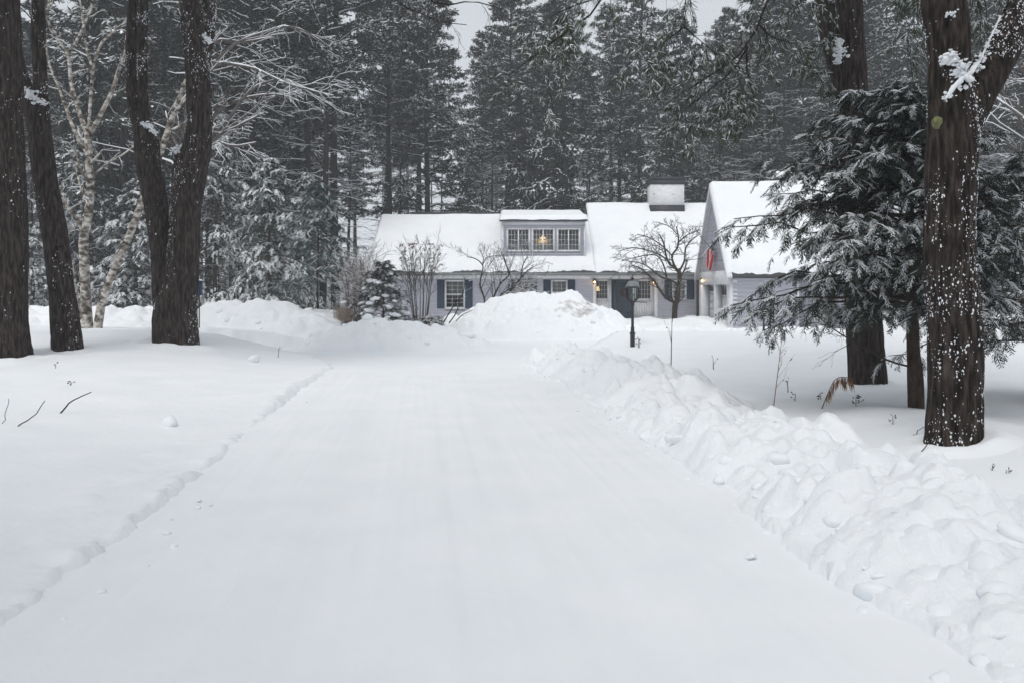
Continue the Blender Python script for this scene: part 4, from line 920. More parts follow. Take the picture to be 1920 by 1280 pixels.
bough([([(1592, -150, D2), (1540, -60, D2 - 0.5), (1500, 5, D2 - 0.8), (1480, 30, D2 - 1)], 0.02, 0.38, 0.9), ([(1560, 60, D2), (1535, 80, D2 - 0.3), (1515, 105, D2 - 0.4)], 0.012, 0.3, 0.6), ([(1575, 130, D2), (1550, 140, D2 - 0.3), (1525, 138, D2 - 0.5)], 0.01, 0.28, 0.5)], r2, 204)
bough([([(1586, -560, D2), (1200, -420, D2 - 1), (900, -160, D2 - 2), (745, -12, D2 - 2), (790, 24, D2 - 2), (822, 40, D2 - 2), (875, 47, D2 - 2)][2:], 0.02, 0.5, 0.5)], r2, 205, tuft=False)
bough([([(1100, -260, D2 - 2), (960, -80, D2 - 2), (800, -10, D2 - 2), (840, 9, D2 - 2), (885, 3, D2 - 2), (945, 18, D2 - 2)][1:], 0.022, 0.4, 0.6)], r2, 206, tuft=False)
# boughs of the nearest tree at the top right
rng = np.random.default_rng(5)
bough([([(1770, -150, R1D), (1740, -60, R1D + 0.6), (1715, 0, R1D + 0.9), (1700, 25, R1D + 1)], 0.016, 0.3, 0.7), ([(1800, -120, R1D + 0.3), (1840, -20, R1D + 1.2), (1850, 30, R1D + 1.4), (1840, 55, R1D + 1.5)], 0.014, 0.3, 0.6)], r1, 207)

# ------------------------------------------------------------------ hemlock sprays
def spray_proto(rng, npair=7, needle_w=0.028, snow=True, sw=1.05):
    Bs, As, Ws = [np.array([0.0, 0, 0])], [np.array([1.0, 0, -0.22])], [np.array([0, 0.03, 0])]
    for k in range(npair):
        s = 0.08 + 0.86 * k / npair
        for sg in (-1, 1):
            l = 0.40 * (1 - 0.62 * s) * (0.75 + 0.5 * rng.random()); a = 0.85 + 0.25 * rng.normal()
            Bs.append(np.array([s, 0, -0.22 * s * s])); As.append(np.array([l * math.cos(a), sg * l * math.sin(a), -0.22 * l - 0.06 * rng.random()])); Ws.append(np.array([-sg * needle_w * math.sin(a), needle_w * math.cos(a), 0.01 * rng.normal()]))
    B, A, W = np.array(Bs), np.array(As), np.array(Ws)
    return blades(B, A, W), tents(B + [0, 0, 0.012], A * 0.9, W * sw, np.full(len(B), 0.03))
def spray_field(B, D, L, protos, rng, which):
    """place spray prototypes: B base, D direction, L length"""
    out = MB(); pk = rng.integers(0, len(protos), len(B))
    up = np.array([0, 0, 1.0]); Lt = unit(np.cross(up, D) + 1e-6); U = np.cross(D, Lt)
    roll = rng.normal(size=(len(B), 1)) * 0.35; L2 = Lt * np.cos(roll) + U * np.sin(roll); U2 = -Lt * np.sin(roll) + U * np.cos(roll)
    for k, pr in enumerate(protos):
        m = pk == k
        if not m.any(): continue
        V, Fc = pr[which]
        W = B[m][:, None, :] + L[m][:, None, None] * (V[None, :, :1] * D[m][:, None, :] + V[None, :, 1:2] * L2[m][:, None, :] + V[None, :, 2:] * U2[m][:, None, :])
        out.add(W.reshape(-1, 3), (Fc[None] + (np.arange(m.sum()) * len(V))[:, None, None]).reshape(-1, Fc.shape[1]))
    return out
def hemlock(name, label, base, H, r0, seed, Rmax, nb=80, spray=0.24, ntw=9, nsp=5, snow=0.6, needle='needle_hem', zlow=0.12, trunk=None, group=None, lean=(0, 0), prof=None, droop=0.42, e0=0.25, bark='bark_brown', npair=7, cat='tree', azf=None, sw=1.05):
    base = np.asarray(base, float); t = empty(name, tuple(base), label, cat, group); rng = np.random.default_rng(seed)
    if trunk is None:
        k = np.linspace(0, 1, 12); Q = np.stack([lean[0] * k ** 1.5, lean[1] * k ** 1.5, H * k], 1); Q[1:-1, :2] += rng.normal(size=(10, 2)) * H * 0.003; r = r0 * (1 - 0.93 * k)
    else: Q, r = trunk
    b = MB(); Q2 = np.vstack([Q[0] - [0, 0, 0.4], Q]); r2_ = np.concatenate([[r[0] * 1.15], r])
    if r0 > 0.06: bark_tube(b, Q2, r2_, S=28, step=0.06, seed=seed)
    else: b.add(*tubes(resample(Q2, 16), np.interp(np.linspace(0, 1, 16), np.linspace(0, 1, len(r2_)), r2_), 8))
    b.build('trunk', bark, t, True)
    hh = zlow + (0.985 - zlow) * ((np.arange(nb) + rng.random(nb)) / nb) ** 0.92; az = np.arange(nb) * 2.399 + rng.normal(size=nb) * 0.4
    Qd = np.stack([np.interp(hh * H, Q[:, 2], Q[:, c]) for c in range(2)] + [hh * H], 1)
    tt = (hh - zlow) / (1 - zlow)
    Lb = Rmax * (prof(tt) if prof else (1 - tt) ** 0.75 * (0.55 + 0.45 * sstep(0, 0.12, tt)) + 0.05) * (0.72 + 0.5 * rng.random(nb))
    if azf is not None: Lb = Lb * azf(az)
    el = e0 * (0.3 + 1.0 * tt) + rng.normal(size=nb) * 0.12
    D = np.stack([np.cos(az) * np.cos(el), np.sin(az) * np.cos(el), np.sin(el)], 1); q = np.linspace(0, 1, 8)
    P = Qd[:, None] + D[:, None] * (Lb[:, None] * q)[..., None]; P[..., 2] -= droop * (1 - 0.5 * tt)[:, None] * Lb[:, None] * q[None] ** 2
    Rb = np.interp(hh * H, Q[:, 2], r)[:, None] * 0.3 * (1 - 0.85 * q[None]) + 0.003
    P[..., 1:] += rng.normal(size=P[..., 1:].shape) * 0.015 * Lb[:, None, None]
    wood = MB(); wood.add(*tubes(P, Rb, 5))
    P1, R1 = grow(P, Rb, ntw, rng, 0.12, 0.97, 0.95, 0.42, 0.35, 5, True, 0.0, 0.5, 0.72, 0.22)
    wood.add(*tubes(P1, np.maximum(R1, 0.002), 3))
    crown = wood.build('branches', bark, t, True)
    B1, T1 = along(P1, nsp, rng, 0.1); B2, T2 = along(P, nsp + 2, rng, 0.3); B3 = np.vstack([P[:, -1], P1[:, -1]]); T3 = unit(np.vstack([P[:, -1] - P[:, -2], P1[:, -1] - P1[:, -2]]))
    Bp = np.vstack([B1, B2, B3]); T = np.vstack([T1, T2, T3]); n = len(Bp)
    side = unit(np.cross(T, [0, 0, 1.0])) * np.sign(rng.normal(size=(n, 1))); side[-len(B3):] *= 0.2
    Dd = unit(T * 0.8 + side * (0.4 + 0.5 * rng.random((n, 1))) + np.array([0, 0, -0.28]) + rng.normal(size=(n, 3)) * 0.16)
    Ls = spray * (0.6 + 0.7 * rng.random(n))
    protos = [spray_proto(rng, npair, sw=sw) for _ in range(5)]
    f = spray_field(Bp, Dd, Ls, protos, rng, 0); f.build('crown', needle, t)
    # snow sits on the sprays that have open sky above them
    rel = np.linalg.norm((Bp - np.array([0, 0, 0]))[:, :2], axis=1) / np.maximum(Rmax, 0.1)
    keep = rng.random(n) < snow * (0.55 + 0.6 * np.clip(rel, 0, 1)) * (0.75 + 0.5 * vnoise(Bp[:, 0] * 1.5, Bp[:, 1] * 1.5, Bp[:, 2] * 1.5, seed))
    g = spray_field(Bp[keep] + [0, 0, 0.006], Dd[keep], Ls[keep] * 0.95, protos, rng, 1)
    g.build('snow_load', 'snow_leaf', t)
    return t
HD = 10.5; hb = at(1718, 790, HD); hb[2] = float(ground_h(hb[0], hb[1]))
tp = [(1718, 792, 30), (1716, 700, 27), (1712, 640, 23), (1708, 480, 19), (1703, 300, 11), (1698, 165, 4)]
P, r = px_path(tp, HD); P = P - hb; 
hemlock('hemlock_tree', 'dark feathery snow-dusted hemlock between the two big right trunks', hb, P[-1, 2], 0.09, 301, 2.3, nb=125, spray=0.215, ntw=9, nsp=7, snow=0.6, sw=0.7, zlow=0.31, trunk=(P, r), prof=lambda t: (1 - t) ** 0.58 * (0.66 + 0.34 * sstep(0, 0.22, t)) + 0.05, e0=0.36, droop=0.24,
        azf=lambda a: 0.78 + 0.25 * np.clip(-np.cos(a), 0, 1) - 0.26 * np.clip(-np.sin(a), 0, 1))
p2 = at(1935, 715, 12.0); p2[2] = float(ground_h(p2[0], p2[1]))
hemlock('hemlock_tree', 'dark hemlock at the right edge, behind the snow-flecked trunk', p2, 3.6, 0.08, 302, 1.75, nb=50, spray=0.22, ntw=7, nsp=5, snow=0.8, sw=0.62, zlow=0.2, droop=0.3)

# hemlocks left of the house
def gz(x, y): return float(ground_h(x, y))
def base_at(px, d): x = (px - 960) * d / F; return np.array([x, d, gz(x, d)])
HP = []
for k, (px, d, top, R, lb, sn) in enumerate([
        (505, 41, 285, 2.9, 'snow-laden hemlock with a pointed top left of the house', 0.95), (405, 44, 205, 3.2, 'snow-laden hemlock close behind the forked trunk', 0.9),
        (255, 43, 330, 3.0, 'snow-laden hemlock between the birch and the forked trunk', 0.95), (60, 45, 300, 3.0, 'snow-laden hemlock seen between the two leftmost trunks', 0.9), (160, 48, 250, 3.2, 'snow-laden hemlock behind the birch stems', 0.85), (575, 47, 320, 2.4, 'slim snowy hemlock half hidden behind the bare-stemmed young pine', 0.8)]):
    p = base_at(px, d); H = CH + (HZ - top) * d / F - p[2]
    if k < 2: HP.append((hemlock('hemlock_tree', lb, p, H, 0.13, 320 + k, R, nb=70, spray=0.40, ntw=8, nsp=5, snow=sn, zlow=0.08, group='snowy hemlocks left of the house', npair=5, droop=0.5, sw=1.7), H, R))
    else:
        src, h0, r_0 = HP[k % 2]; t = empty('hemlock_tree', tuple(p), lb, 'tree', 'snowy hemlocks left of the house'); t.rotation_euler = (0, 0, 1.3 * k); t.scale = (R / r_0, R / r_0, H / h0)
        for ch_ in src.children: c = ch_.copy(); COL.objects.link(c); c.parent = t
p = base_at(596, 33); hemlock('young_pine', 'young blue-green pine with a thin bare lower stem left of the house', p, CH + (HZ - 335) * 33 / F - p[2], 0.055, 340, 1.9, nb=46, spray=0.3, ntw=8, nsp=5, snow=0.35, needle='needle_blue', zlow=0.3, droop=0.15, e0=0.25, npair=6, prof=lambda t: (1 - t) ** 0.8 + 0.08)
p = base_at(718, 30.5); hemlock('dwarf_spruce', 'dense dwarf spruce capped with pads of snow, in front of the house corner', p, CH + (HZ - 488) * 30.5 / F - p[2], 0.05, 341, 1.65, nb=90, spray=0.19, ntw=6, nsp=4, snow=0.25, needle='needle_dark', zlow=0.03, droop=0.1, e0=0.35, npair=6, cat='shrub', prof=lambda t: (1 - t) ** 0.75 * 0.95 + 0.05)
ds = bpy.data.objects['dwarf_spruce']; rng = np.random.default_rng(9); b = MB(); HH = CH + (HZ - 488) * 30.5 / F - p[2]
for k in range(95):
    h = 0.06 + 0.88 * rng.random(); a = rng.random() * 6.283; rr = 1.45 * ((1 - h) ** 0.75 * 0.95 + 0.03) * (0.55 + 0.4 * rng.random()); sz = 0.08 + 0.17 * (1 - h) * rng.random()
    V, Fc = ICO1 if sz < 0.12 else ICO2; n = fbm(V[:, 0] * 2 + k, V[:, 1] * 2, V[:, 2] * 2, seed=k); W = V * (1 + 0.3 * n[:, None]) * [sz * 1.3, sz * 1.1, sz * 0.5]
    W[:, 2] -= 0.25 * (W[:, 0] * math.cos(a) + W[:, 1] * math.sin(a)); b.add(W + [rr * math.cos(a), rr * math.sin(a), h * HH + 0.02], Fc)
o = b.build('snow_pads', 'snow_leaf', ds, True); o['kind'] = 'stuff'
p = base_at(808, 31); hemlock('low_pine_shrub', 'low snowy pine shrub right of the dwarf spruce', p + [0, 0, -0.1], 1.15, 0.04, 342, 0.75, nb=36, spray=0.2, ntw=6, nsp=5, snow=0.9, needle='needle_dark', zlow=0.1, droop=0.1, e0=0.5, npair=6, cat='shrub', prof=lambda t: 0.9 - 0.5 * t)

# ------------------------------------------------------------------ bare trees and shrubs
def bare(name, label, cat, stems, levels, seed, wood='bark_grey', snow_k=0.8, snow_base=0.005, bmat=None, d0=None, sides=8, group=None, cover=1.0, origin=None, smin=0.0025, sname='branch_snow'):
    """stems: list of (points, radii) in world space"""
    o0 = np.asarray(origin if origin is not None else stems[0][0][0], float); t = empty(name, tuple(o0), label, cat, group); rng = np.random.default_rng(seed)
    tr = MB(); br = MB(); sn = MB()
    Ps, Rs = [], []
    for P, r in stems:
        Q, rr = resample(np.asarray(P, float), 12, r); tr.add(*tubes(resample(Q, 30), np.interp(np.linspace(0, 1, 30), np.linspace(0, 1, 12), rr), sides)); Ps.append(Q); Rs.append(rr)
    P, Rr = np.array(Ps), np.array(Rs)
    sn.add(*snow_strips(P, Rr, 5, snow_k * 0.7, snow_base, 1.05, rng))
    for (n, t0, ang, lr, droop, upd) in levels:
        P, Rr = grow(P, Rr, n, rng, t0, 1.0, ang, lr, droop, 7, False, upd, 0.55, 0.45, 0.3)
        Rr = np.maximum(Rr, smin * 0.8)
        br.add(*tubes(P[:, ::2], Rr[:, ::2], 3)); sn.add(*snow_strips(P[:, ::2], Rr[:, ::2], 3, snow_k, snow_base, 1.15, rng, cover))
    rebase(tr.build('trunk', wood, t, True)); rebase(br.build('branches', bmat or wood, t, True))
    if snow_k > 0: rebase(sn.build(sname, 'snow_leaf', t, True))
    return t
def pxs(lst, d, dz=0.0, wk=1.0):
    out = []
    for st in lst:
        P, r = px_path([s[:3] for s in st], d, np.linspace(0, dz * (1 if len(out) % 2 else -1), len(st))); r = r * wk; out.append((P, r))
    return out
BD = 28.0
bare('birch_tree', 'pale birch clump with peeling bark between the left trunks', 'tree', pxs([
    [(164, 622, 30), (160, 545, 24), (158, 489, 24), (157, 447, 23), (166, 404, 20), (169, 348, 20), (167, 319, 18), (166, 266, 17), (163, 238, 18)],
    [(160, 245, 13), (150, 215, 11), (143, 194, 10), (134, 159, 10), (130, 120, 9), (127, 98, 9)], [(127, 100, 8), (114, 82, 7), (98, 61, 6), (90, 32, 6), (92, 0, 5), (93, -60, 4)],
    [(128, 98, 8), (138, 86, 7), (154, 56, 6), (165, 29, 6), (173, 8, 5), (178, -60, 4)], [(170, 250, 14), (181, 230, 12), (197, 199, 11), (213, 165, 10), (223, 128, 9), (234, 104, 8), (240, 40, 6)],
    [(166, 240, 8), (171, 170, 8), (173, 127, 7), (165, 106, 6), (159, 69, 5), (150, 0, 4)], [(173, 140, 7), (186, 90, 6), (202, 69, 6), (237, 40, 4)],
    [(162, 285, 9), (154, 274, 9), (135, 234, 8), (122, 197, 8), (109, 162, 7), (93, 122, 6), (86, 80, 5)], [(157, 435, 12), (146, 415, 10), (124, 387, 9), (108, 356, 8), (96, 325, 6)], [(166, 420, 6), (158, 380, 5), (148, 340, 4), (140, 300, 3)],
    [(182, 622, 24), (197, 545, 19), (225, 480, 18), (247, 432, 18), (261, 393, 17), (285, 330, 16), (305, 280, 16), (315, 240, 15), (330, 200, 13), (345, 165, 11), (365, 100, 9), (380, 20, 7), (390, -60, 5)],
    [(148, 600, 14), (140, 540, 12), (128, 470, 11), (118, 420, 9)], [(175, 330, 5), (200, 308, 4), (230, 290, 3.5), (260, 268, 3)], [(312, 250, 7), (340, 235, 5), (370, 215, 4), (420, 190, 3)]], BD, 0.6, 0.74),
    [(5, 0.35, 0.8, 0.3, 0.05, 0.1), (4, 0.25, 0.8, 0.5, 0.05, 0.05)], 401, 'birch', 0.7, 0.006, sides=12, smin=0.004)
# snowy bare tree reaching right from behind the forked trunk
bare('bare_maple', 'bare tree with long snow-lined limbs arching right from behind the forked trunk', 'tree', pxs([
    [(352, 600, 26), (350, 480, 24), (352, 350, 22), (356, 200, 18), (362, 60, 14), (366, -120, 8)],
    [(352, 330, 9), (400, 262, 6), (450, 225, 5), (500, 190, 4), (560, 165, 3)], [(354, 300, 9), (420, 235, 6), (470, 170, 5), (530, 150, 4), (580, 170, 3), (625, 180, 2)],
    [(356, 220, 10), (395, 132, 7), (440, 84, 6), (500, 60, 4.5), (545, 50, 4), (590, 70, 3), (620, 90, 2)], [(356, 240, 9), (395, 130, 6), (430, 122, 5), (480, 130, 4.5), (530, 155, 4), (600, 175, 3), (635, 186, 2)],
    [(355, 290, 8), (410, 210, 6), (460, 185, 5), (520, 178, 4), (560, 190, 2.5)], [(353, 350, 8), (400, 265, 6), (440, 240, 4), (490, 215, 3)], [(358, 170, 8), (400, 82, 6), (455, 80, 5), (510, 70, 3)], [(352, 390, 7), (390, 275, 5), (440, 275, 4), (480, 268, 3)]], 31, 1.2),
    [(7, 0.25, 0.6, 0.34, 0.08, 0.05), (5, 0.2, 0.7, 0.5, 0.1, 0.0)], 402, 'bark_grey', 0.8, 0.011, smin=0.005)
# small ornamental tree by the entry
bare('ornamental_tree', 'small spreading bare tree with snow-lined twigs beside the house entry', 'tree', pxs([
    [(1265, 612, 15), (1266, 580, 13), (1270, 560, 13), (1272, 540, 12), (1275, 520, 11), (1272, 505, 9)], [(1266, 567, 7), (1250, 560, 7), (1238, 545, 6), (1228, 530, 6), (1215, 515, 5), (1200, 503, 4), (1185, 498, 3)],
    [(1272, 535, 6), (1255, 524, 5), (1240, 520, 5), (1225, 508, 4), (1205, 495, 3), (1180, 490, 2.5)], [(1273, 510, 8), (1265, 500, 7), (1260, 480, 5), (1270, 465, 5), (1272, 445, 4), (1268, 425, 3)],
    [(1273, 508, 7), (1255, 495, 5), (1248, 475, 5), (1244, 455, 4), (1236, 440, 3)], [(1274, 508, 6), (1283, 490, 5), (1286, 465, 4), (1300, 448, 3), (1312, 440, 2)], [(1275, 520, 5), (1284, 505, 4), (1287, 490, 3)],
    [(1258, 495, 5), (1240, 480, 4), (1215, 470, 3.5), (1185, 465, 3), (1158, 472, 2)], [(1262, 482, 4), (1240, 460, 3.5), (1215, 445, 3), (1195, 440, 2)], [(1272, 455, 4), (1290, 440, 3), (1310, 432, 2)], [(1250, 520, 4), (1245, 500, 4), (1232, 480, 3), (1205, 480, 2), (1165, 490, 1.5)], [(1270, 440, 3), (1255, 425, 2.5), (1235, 418, 2)], [(1255, 560, 5), (1250, 545, 4), (1256, 530, 3)]], 41.3, 0.9, 0.72),
    [(8, 0.2, 0.7, 0.42, 0.06, 0.0), (5, 0.15, 0.7, 0.5, 0.05, 0.0), (3, 0.3, 0.7, 0.5, 0.0, 0.05)], 403, 'bark_brown', 0.4, 0.001, cover=0.7, smin=0.0085, bmat='twig')
# bare spreading shrub tree behind the tall pile
bare('bare_shrub', 'bare snow-lined shrub spreading in front of the left house windows', 'shrub', pxs([
    [(912, 600, 5), (908, 560, 4.5), (900, 535, 4), (903, 515, 3.5), (905, 497, 3), (890, 485, 2.5), (875, 482, 2)], [(905, 497, 2.5), (915, 482, 2), (940, 480, 1.5)], [(918, 600, 5), (925, 560, 4.5), (940, 530, 4), (955, 515, 3.5), (948, 495, 3), (944, 478, 2)],
    [(920, 600, 6), (945, 560, 5), (965, 535, 4), (985, 512, 3.5), (1000, 500, 2)], [(925, 600, 6), (955, 562, 5), (980, 545, 4), (1000, 532, 3)], [(922, 600, 5), (950, 555, 4), (975, 525, 3.5), (980, 498, 3), (990, 482, 2)], [(918, 600, 4), (930, 565, 4), (960, 540, 3), (1000, 540, 2)]], 40.5, 0.8, 0.75),
    [(9, 0.25, 0.7, 0.5, 0.0, 0.05), (6, 0.2, 0.75, 0.5, 0.0, 0.05), (3, 0.2, 0.75, 0.5, 0.0, 0.05)], 404, 'twig', 0.6, 0.004, smin=0.007)
rng = np.random.default_rng(12)
def clump(px0, px1, pyb, pyt, d, n, rng, w=4):
    out = []
    for k in range(n):
        u = rng.random(); xb = (px0 + px1) / 2 + (u - 0.5) * (px1 - px0) * 0.35; xt = px0 + u * (px1 - px0) + rng.normal() * 3; h = 0.7 + 0.35 * rng.random()
        out.append([(xb, pyb + 8, w), ((xb * 0.7 + xt * 0.3), pyb - 0.35 * (pyb - pyt) * h, w * 0.8), ((xb + xt) / 2, pyb - 0.65 * (pyb - pyt) * h, w * 0.6), (xt, pyb - (pyb - pyt) * h, w * 0.35)])
    return pxs(out, d, 0.7)
bare('lilac_shrub', 'tall bare multi-stemmed shrub with dry seed heads beside the dwarf spruce', 'shrub', clump(752, 826, 600, 462, 32.0, 14, rng, 1.7), [(8, 0.35, 0.45, 0.32, -0.1, 0.15), (6, 0.3, 0.5, 0.45, -0.1, 0.15)], 405, 'bark_grey', 0.25, 0.001, cover=0.3, smin=0.0045, bmat='twig')
lil = bpy.data.objects['lilac_shrub']; P = []
for k in range(130): P.append(at(750 + 80 * rng.random(), 458 + 60 * rng.random() ** 1.5, 32 + rng.normal() * 0.5))
P = np.array(P); b = MB(); B_, A_, W_ = tuft_cloud(P, np.tile([[0, 0, 1.0]], (len(P), 1)), rng, 8, 0.09, 0.012, 0.6); b.add(*blades(B_, A_, W_)); rebase(b.build('seed_heads', 'twig_red', lil))['kind'] = 'stuff'
bare('brown_shrub', 'reddish-brown bare shrub left of the dwarf spruce', 'shrub', clump(632, 712, 612, 478, 31.5, 22, rng, 1.5), [(9, 0.2, 0.6, 0.4, 0.0, 0.1), (7, 0.2, 0.7, 0.5, 0.0, 0.05)], 406, 'twig_red', 0.6, 0.006, cover=0.8, smin=0.005)
bare('leaning_stick', 'thin bare sapling leaning in front of the leftmost house window', 'sapling', pxs([[(832, 604, 2.5), (850, 575, 2.2), (868, 550, 1.8), (872, 520, 1.2)], [(842, 606, 2.5), (856, 585, 2), (862, 560, 1.4)], [(855, 602, 2), (868, 590, 1.5), (885, 582, 1)]], 30.5, 0.3), [(5, 0.3, 0.6, 0.35, 0.0, 0.05)], 407, 'twig', 0.5, 0.003, smin=0.003)
# dry ornamental grass
g0 = at(645, 612, 30.8); t = empty('dry_grass_clump', tuple(g0), 'tan clump of dry ornamental grass left of the brown shrub', 'grass clump'); n = 700
B_ = np.stack([rng.normal(size=n) * 0.13, rng.normal(size=n) * 0.13, np.full(n, -0.1)], 1); A_ = np.stack([rng.normal(size=n) * 0.12, rng.normal(size=n) * 0.12, 0.65 + 0.3 * rng.random(n)], 1); b = MB(); b.add(*blades(B_, A_, unit(np.cross(A_, rng.normal(size=(n, 3)))) * 0.006))
n2 = 400; a = rng.random(n2) * 6.283; B2 = np.stack([np.cos(a) * 0.16, np.sin(a) * 0.16, 0.45 + 0.3 * rng.random(n2)], 1); A2 = np.stack([np.cos(a) * 0.08, np.sin(a) * 0.08, -0.3 - 0.3 * rng.random(n2)], 1); b.add(*blades(B2, A2, unit(np.cross(A2, rng.normal(size=(n2, 3)))) * 0.006)); b.build('blades', 'straw', t)['kind'] = 'stuff'
b = MB(); blob(b, (0, 0, 0.86), (0.13, 0.13, 0.07), 4); b.build('snow_cap', 'snow_leaf', t, True)
# bare trees at the right edge
bare('bare_tree', 'bare tree with white snow-lined limbs at the right edge', 'tree', pxs([[(1990, 640, 22), (1985, 480, 20), (1975, 330, 17), (1960, 180, 12), (1950, 40, 8), (1945, -80, 5)], [(1975, 340, 8), (1930, 300, 6), (1890, 270, 4), (1850, 250, 3)], [(1980, 420, 8), (1930, 380, 6), (1880, 340, 4), (1845, 330, 3)], [(1968, 270, 8), (1920, 210, 6), (1885, 180, 4), (1850, 120, 3)], [(1960, 180, 8), (1915, 130, 5), (1880, 60, 3)], [(1984, 560, 8), (1930, 540, 6), (1880, 530, 4), (1850, 545, 2.5)]], 25, 1.0),
     [(8, 0.25, 0.7, 0.4, 0.05, 0.05), (6, 0.2, 0.7, 0.5, 0.05, 0.0)], 408, 'bark_grey', 0.8, 0.008, smin=0.004)

# ------------------------------------------------------------------ forest behind the house
def forest_tree(kind, seed):
    """crown and trunk meshes for one forest conifer, built round the origin"""
    rng = np.random.default_rng(seed); k = np.linspace(0, 1, 12)
    if kind == 'pine': H, r0, c0, Rm, nb, e0, dr, ntw = 26 + 3 * rng.random(), 0.24, 0.40 + 0.08 * rng.random(), 4.2, 60, 0.22, 0.10, 11
    elif kind == 'snowpine': H, r0, c0, Rm, nb, e0, dr, ntw = 21 + 3 * rng.random(), 0.24, 0.16, 4.6, 78, 0.16, 0.22, 12
    elif kind == 'pole': H, r0, c0, Rm, nb, e0, dr, ntw = 22 + 4 * rng.random(), 0.13, 0.56, 2.4, 34, 0.25, 0.1, 8
    else: H, r0, c0, Rm, nb, e0, dr, ntw = 17 + 3 * rng.random(), 0.22, 0.10, 3.2, 95, -0.05, 0.42, 11
    Q = np.stack([0.02 * H * np.sin(k * 2 + seed) * k, 0.02 * H * np.cos(k * 3 + seed) * k, H * k], 1); r = r0 * (1 - 0.9 * k)
    tr = MB(); tr.add(*tubes(np.vstack([Q[0] - [0, 0, 1.0], Q]), np.concatenate([[r[0] * 1.2], r]), 9))
    wood = MB(); nd = MB(); sn = MB(); dead = MB(); dsn = MB()
    hh = c0 + (0.99 - c0) * ((np.arange(nb) + rng.random(nb)) / nb); az = np.arange(nb) * 2.399 + rng.normal(size=nb) * 0.5; tt = (hh - c0) / (1 - c0)
    prof = (1 - tt) ** (0.6 if kind != 'spruce' else 0.8) * (0.6 + 0.4 * sstep(0, 0.2, tt)) + 0.05
    Lb = Rm * prof * (0.6 + 0.6 * rng.random(nb)); el = e0 + 0.25 * tt + rng.normal(size=nb) * 0.12
    D = np.stack([np.cos(az) * np.cos(el), np.sin(az) * np.cos(el), np.sin(el)], 1); q = np.linspace(0, 1, 8)
    at0 = np.stack([np.interp(hh * H, Q[:, 2], Q[:, c]) for c in range(3)], 1)
    P = at0[:, None] + D[:, None] * (Lb[:, None] * q)[..., None]; P[..., 2] -= dr * Lb[:, None] * q[None] ** 2 * (1.0 if kind != 'spruce' else (1.6 - q[None]))
    P += rng.normal(size=P.shape) * 0.05 * (q[:, None] > 0)
    Rb = 0.05 * (Lb / Rm)[:, None] * (1 - 0.8 * q[None]) + 0.006
    wood.add(*tubes(P, Rb, 4)); sn.add(*snow_strips(P, Rb, 4, 0.7, 0.018, 1.1, rng, 0.8))
    # dead bare branches on the lower stem
    nd_b = {'pine': 34, 'pole': 44}.get(kind, 10)
    hd = (0.06 + (c0 + 0.05 - 0.06) * rng.random(nd_b)) * H; ad = rng.random(nd_b) * 6.283; Ld = 0.8 + 2.2 * rng.random(nd_b)
    Dd = np.stack([np.cos(ad), np.sin(ad), 0.1 + 0.15 * rng.normal(size=nd_b)], 1)
    Pd = np.stack([np.interp(hd, Q[:, 2], Q[:, c]) for c in range(3)], 1)[:, None] + Dd[:, None] * (Ld[:, None] * q)[..., None]; Pd[..., 2] -= 0.12 * Ld[:, None] * q ** 2; Pd += rng.normal(size=Pd.shape) * 0.04 * (q[:, None] > 0)
    Rd = 0.022 * (1 - 0.8 * q)[None] + 0 * Pd[..., 0]
    dead.add(*tubes(Pd, Rd, 3)); dsn.add(*snow_strips(Pd, Rd, 3, 0.6, 0.012, 1.1, rng))
    Pe, Re = grow(Pd, Rd, 4, rng, 0.3, 1, 0.8, 0.4, 0.05, 4); dead.add(*tubes(Pe, np.maximum(Re, 0.006), 3)); dsn.add(*snow_strips(Pe, np.maximum(Re, 0.006), 3, 0.5, 0.008, 1.1, rng))
    P1, R1 = grow(P, Rb, ntw, rng, 0.15, 0.98, 0.85, 0.38, 0.15 if kind != 'spruce' else 0.75, 5, True, 0.05 if kind != 'spruce' else -0.3, 0.5, 0.65, 0.3)
    wood.add(*tubes(P1, np.maximum(R1, 0.006), 3))
    m = 10
    B, T = along(np.concatenate([P1]), m, rng, 0.15); Bb, Tb = along(P, 16, rng, 0.4); B = np.vstack([B, Bb]); T = np.vstack([T, Tb]); n = len(B)
    for rep in range(2):
        d = unit(T * 0.7 + rng.normal(size=(n, 3)) * 0.55 + (np.array([0, 0, 0.15]) if kind != 'spruce' else np.array([0, 0, -0.55]))); l = (0.30 if kind != 'spruce' else 0.34) * (0.6 + 0.7 * rng.random((n, 1)))
        nd.add(*blades(B + rng.normal(size=(n, 3)) * 0.05, d * l, unit(np.cross(d, rng.normal(size=(n, 3)))) * (0.03 + 0.024 * rng.random((n, 1)))))
    frac = {'pine': 1.6, 'snowpine': 1.9, 'spruce': 1.1, 'pole': 1.6}[kind]
    zt = np.clip((B[:, 2] / H - c0) / (1 - c0), 0, 1); Rl = Rm * ((1 - zt) ** (0.6 if kind != 'spruce' else 0.8) * (0.6 + 0.4 * sstep(0, 0.2, zt)) + 0.05)
    rel = np.hypot(B[:, 0] - np.interp(B[:, 2], Q[:, 2], Q[:, 0]), B[:, 1] - np.interp(B[:, 2], Q[:, 2], Q[:, 1])) / Rl
    clus = 0.5 + 1.1 * vnoise(B[:, 0] * 0.55, B[:, 1] * 0.55, B[:, 2] * 0.8, seed)
    mk = rng.random(n) < frac * sstep(0.3, 0.95, rel) * np.clip(clus, 0.05, 1.2) * (0.7 + 0.5 * zt); Bm, Tm = B[mk], T[mk]
    dm = unit(Tm * np.array([1, 1, 0.6]) + rng.normal(size=(len(Bm), 3)) * 0.3 + np.array([0, 0, -0.15])); lm = 0.30 * (0.5 + 0.8 * rng.random((len(Bm), 1)))
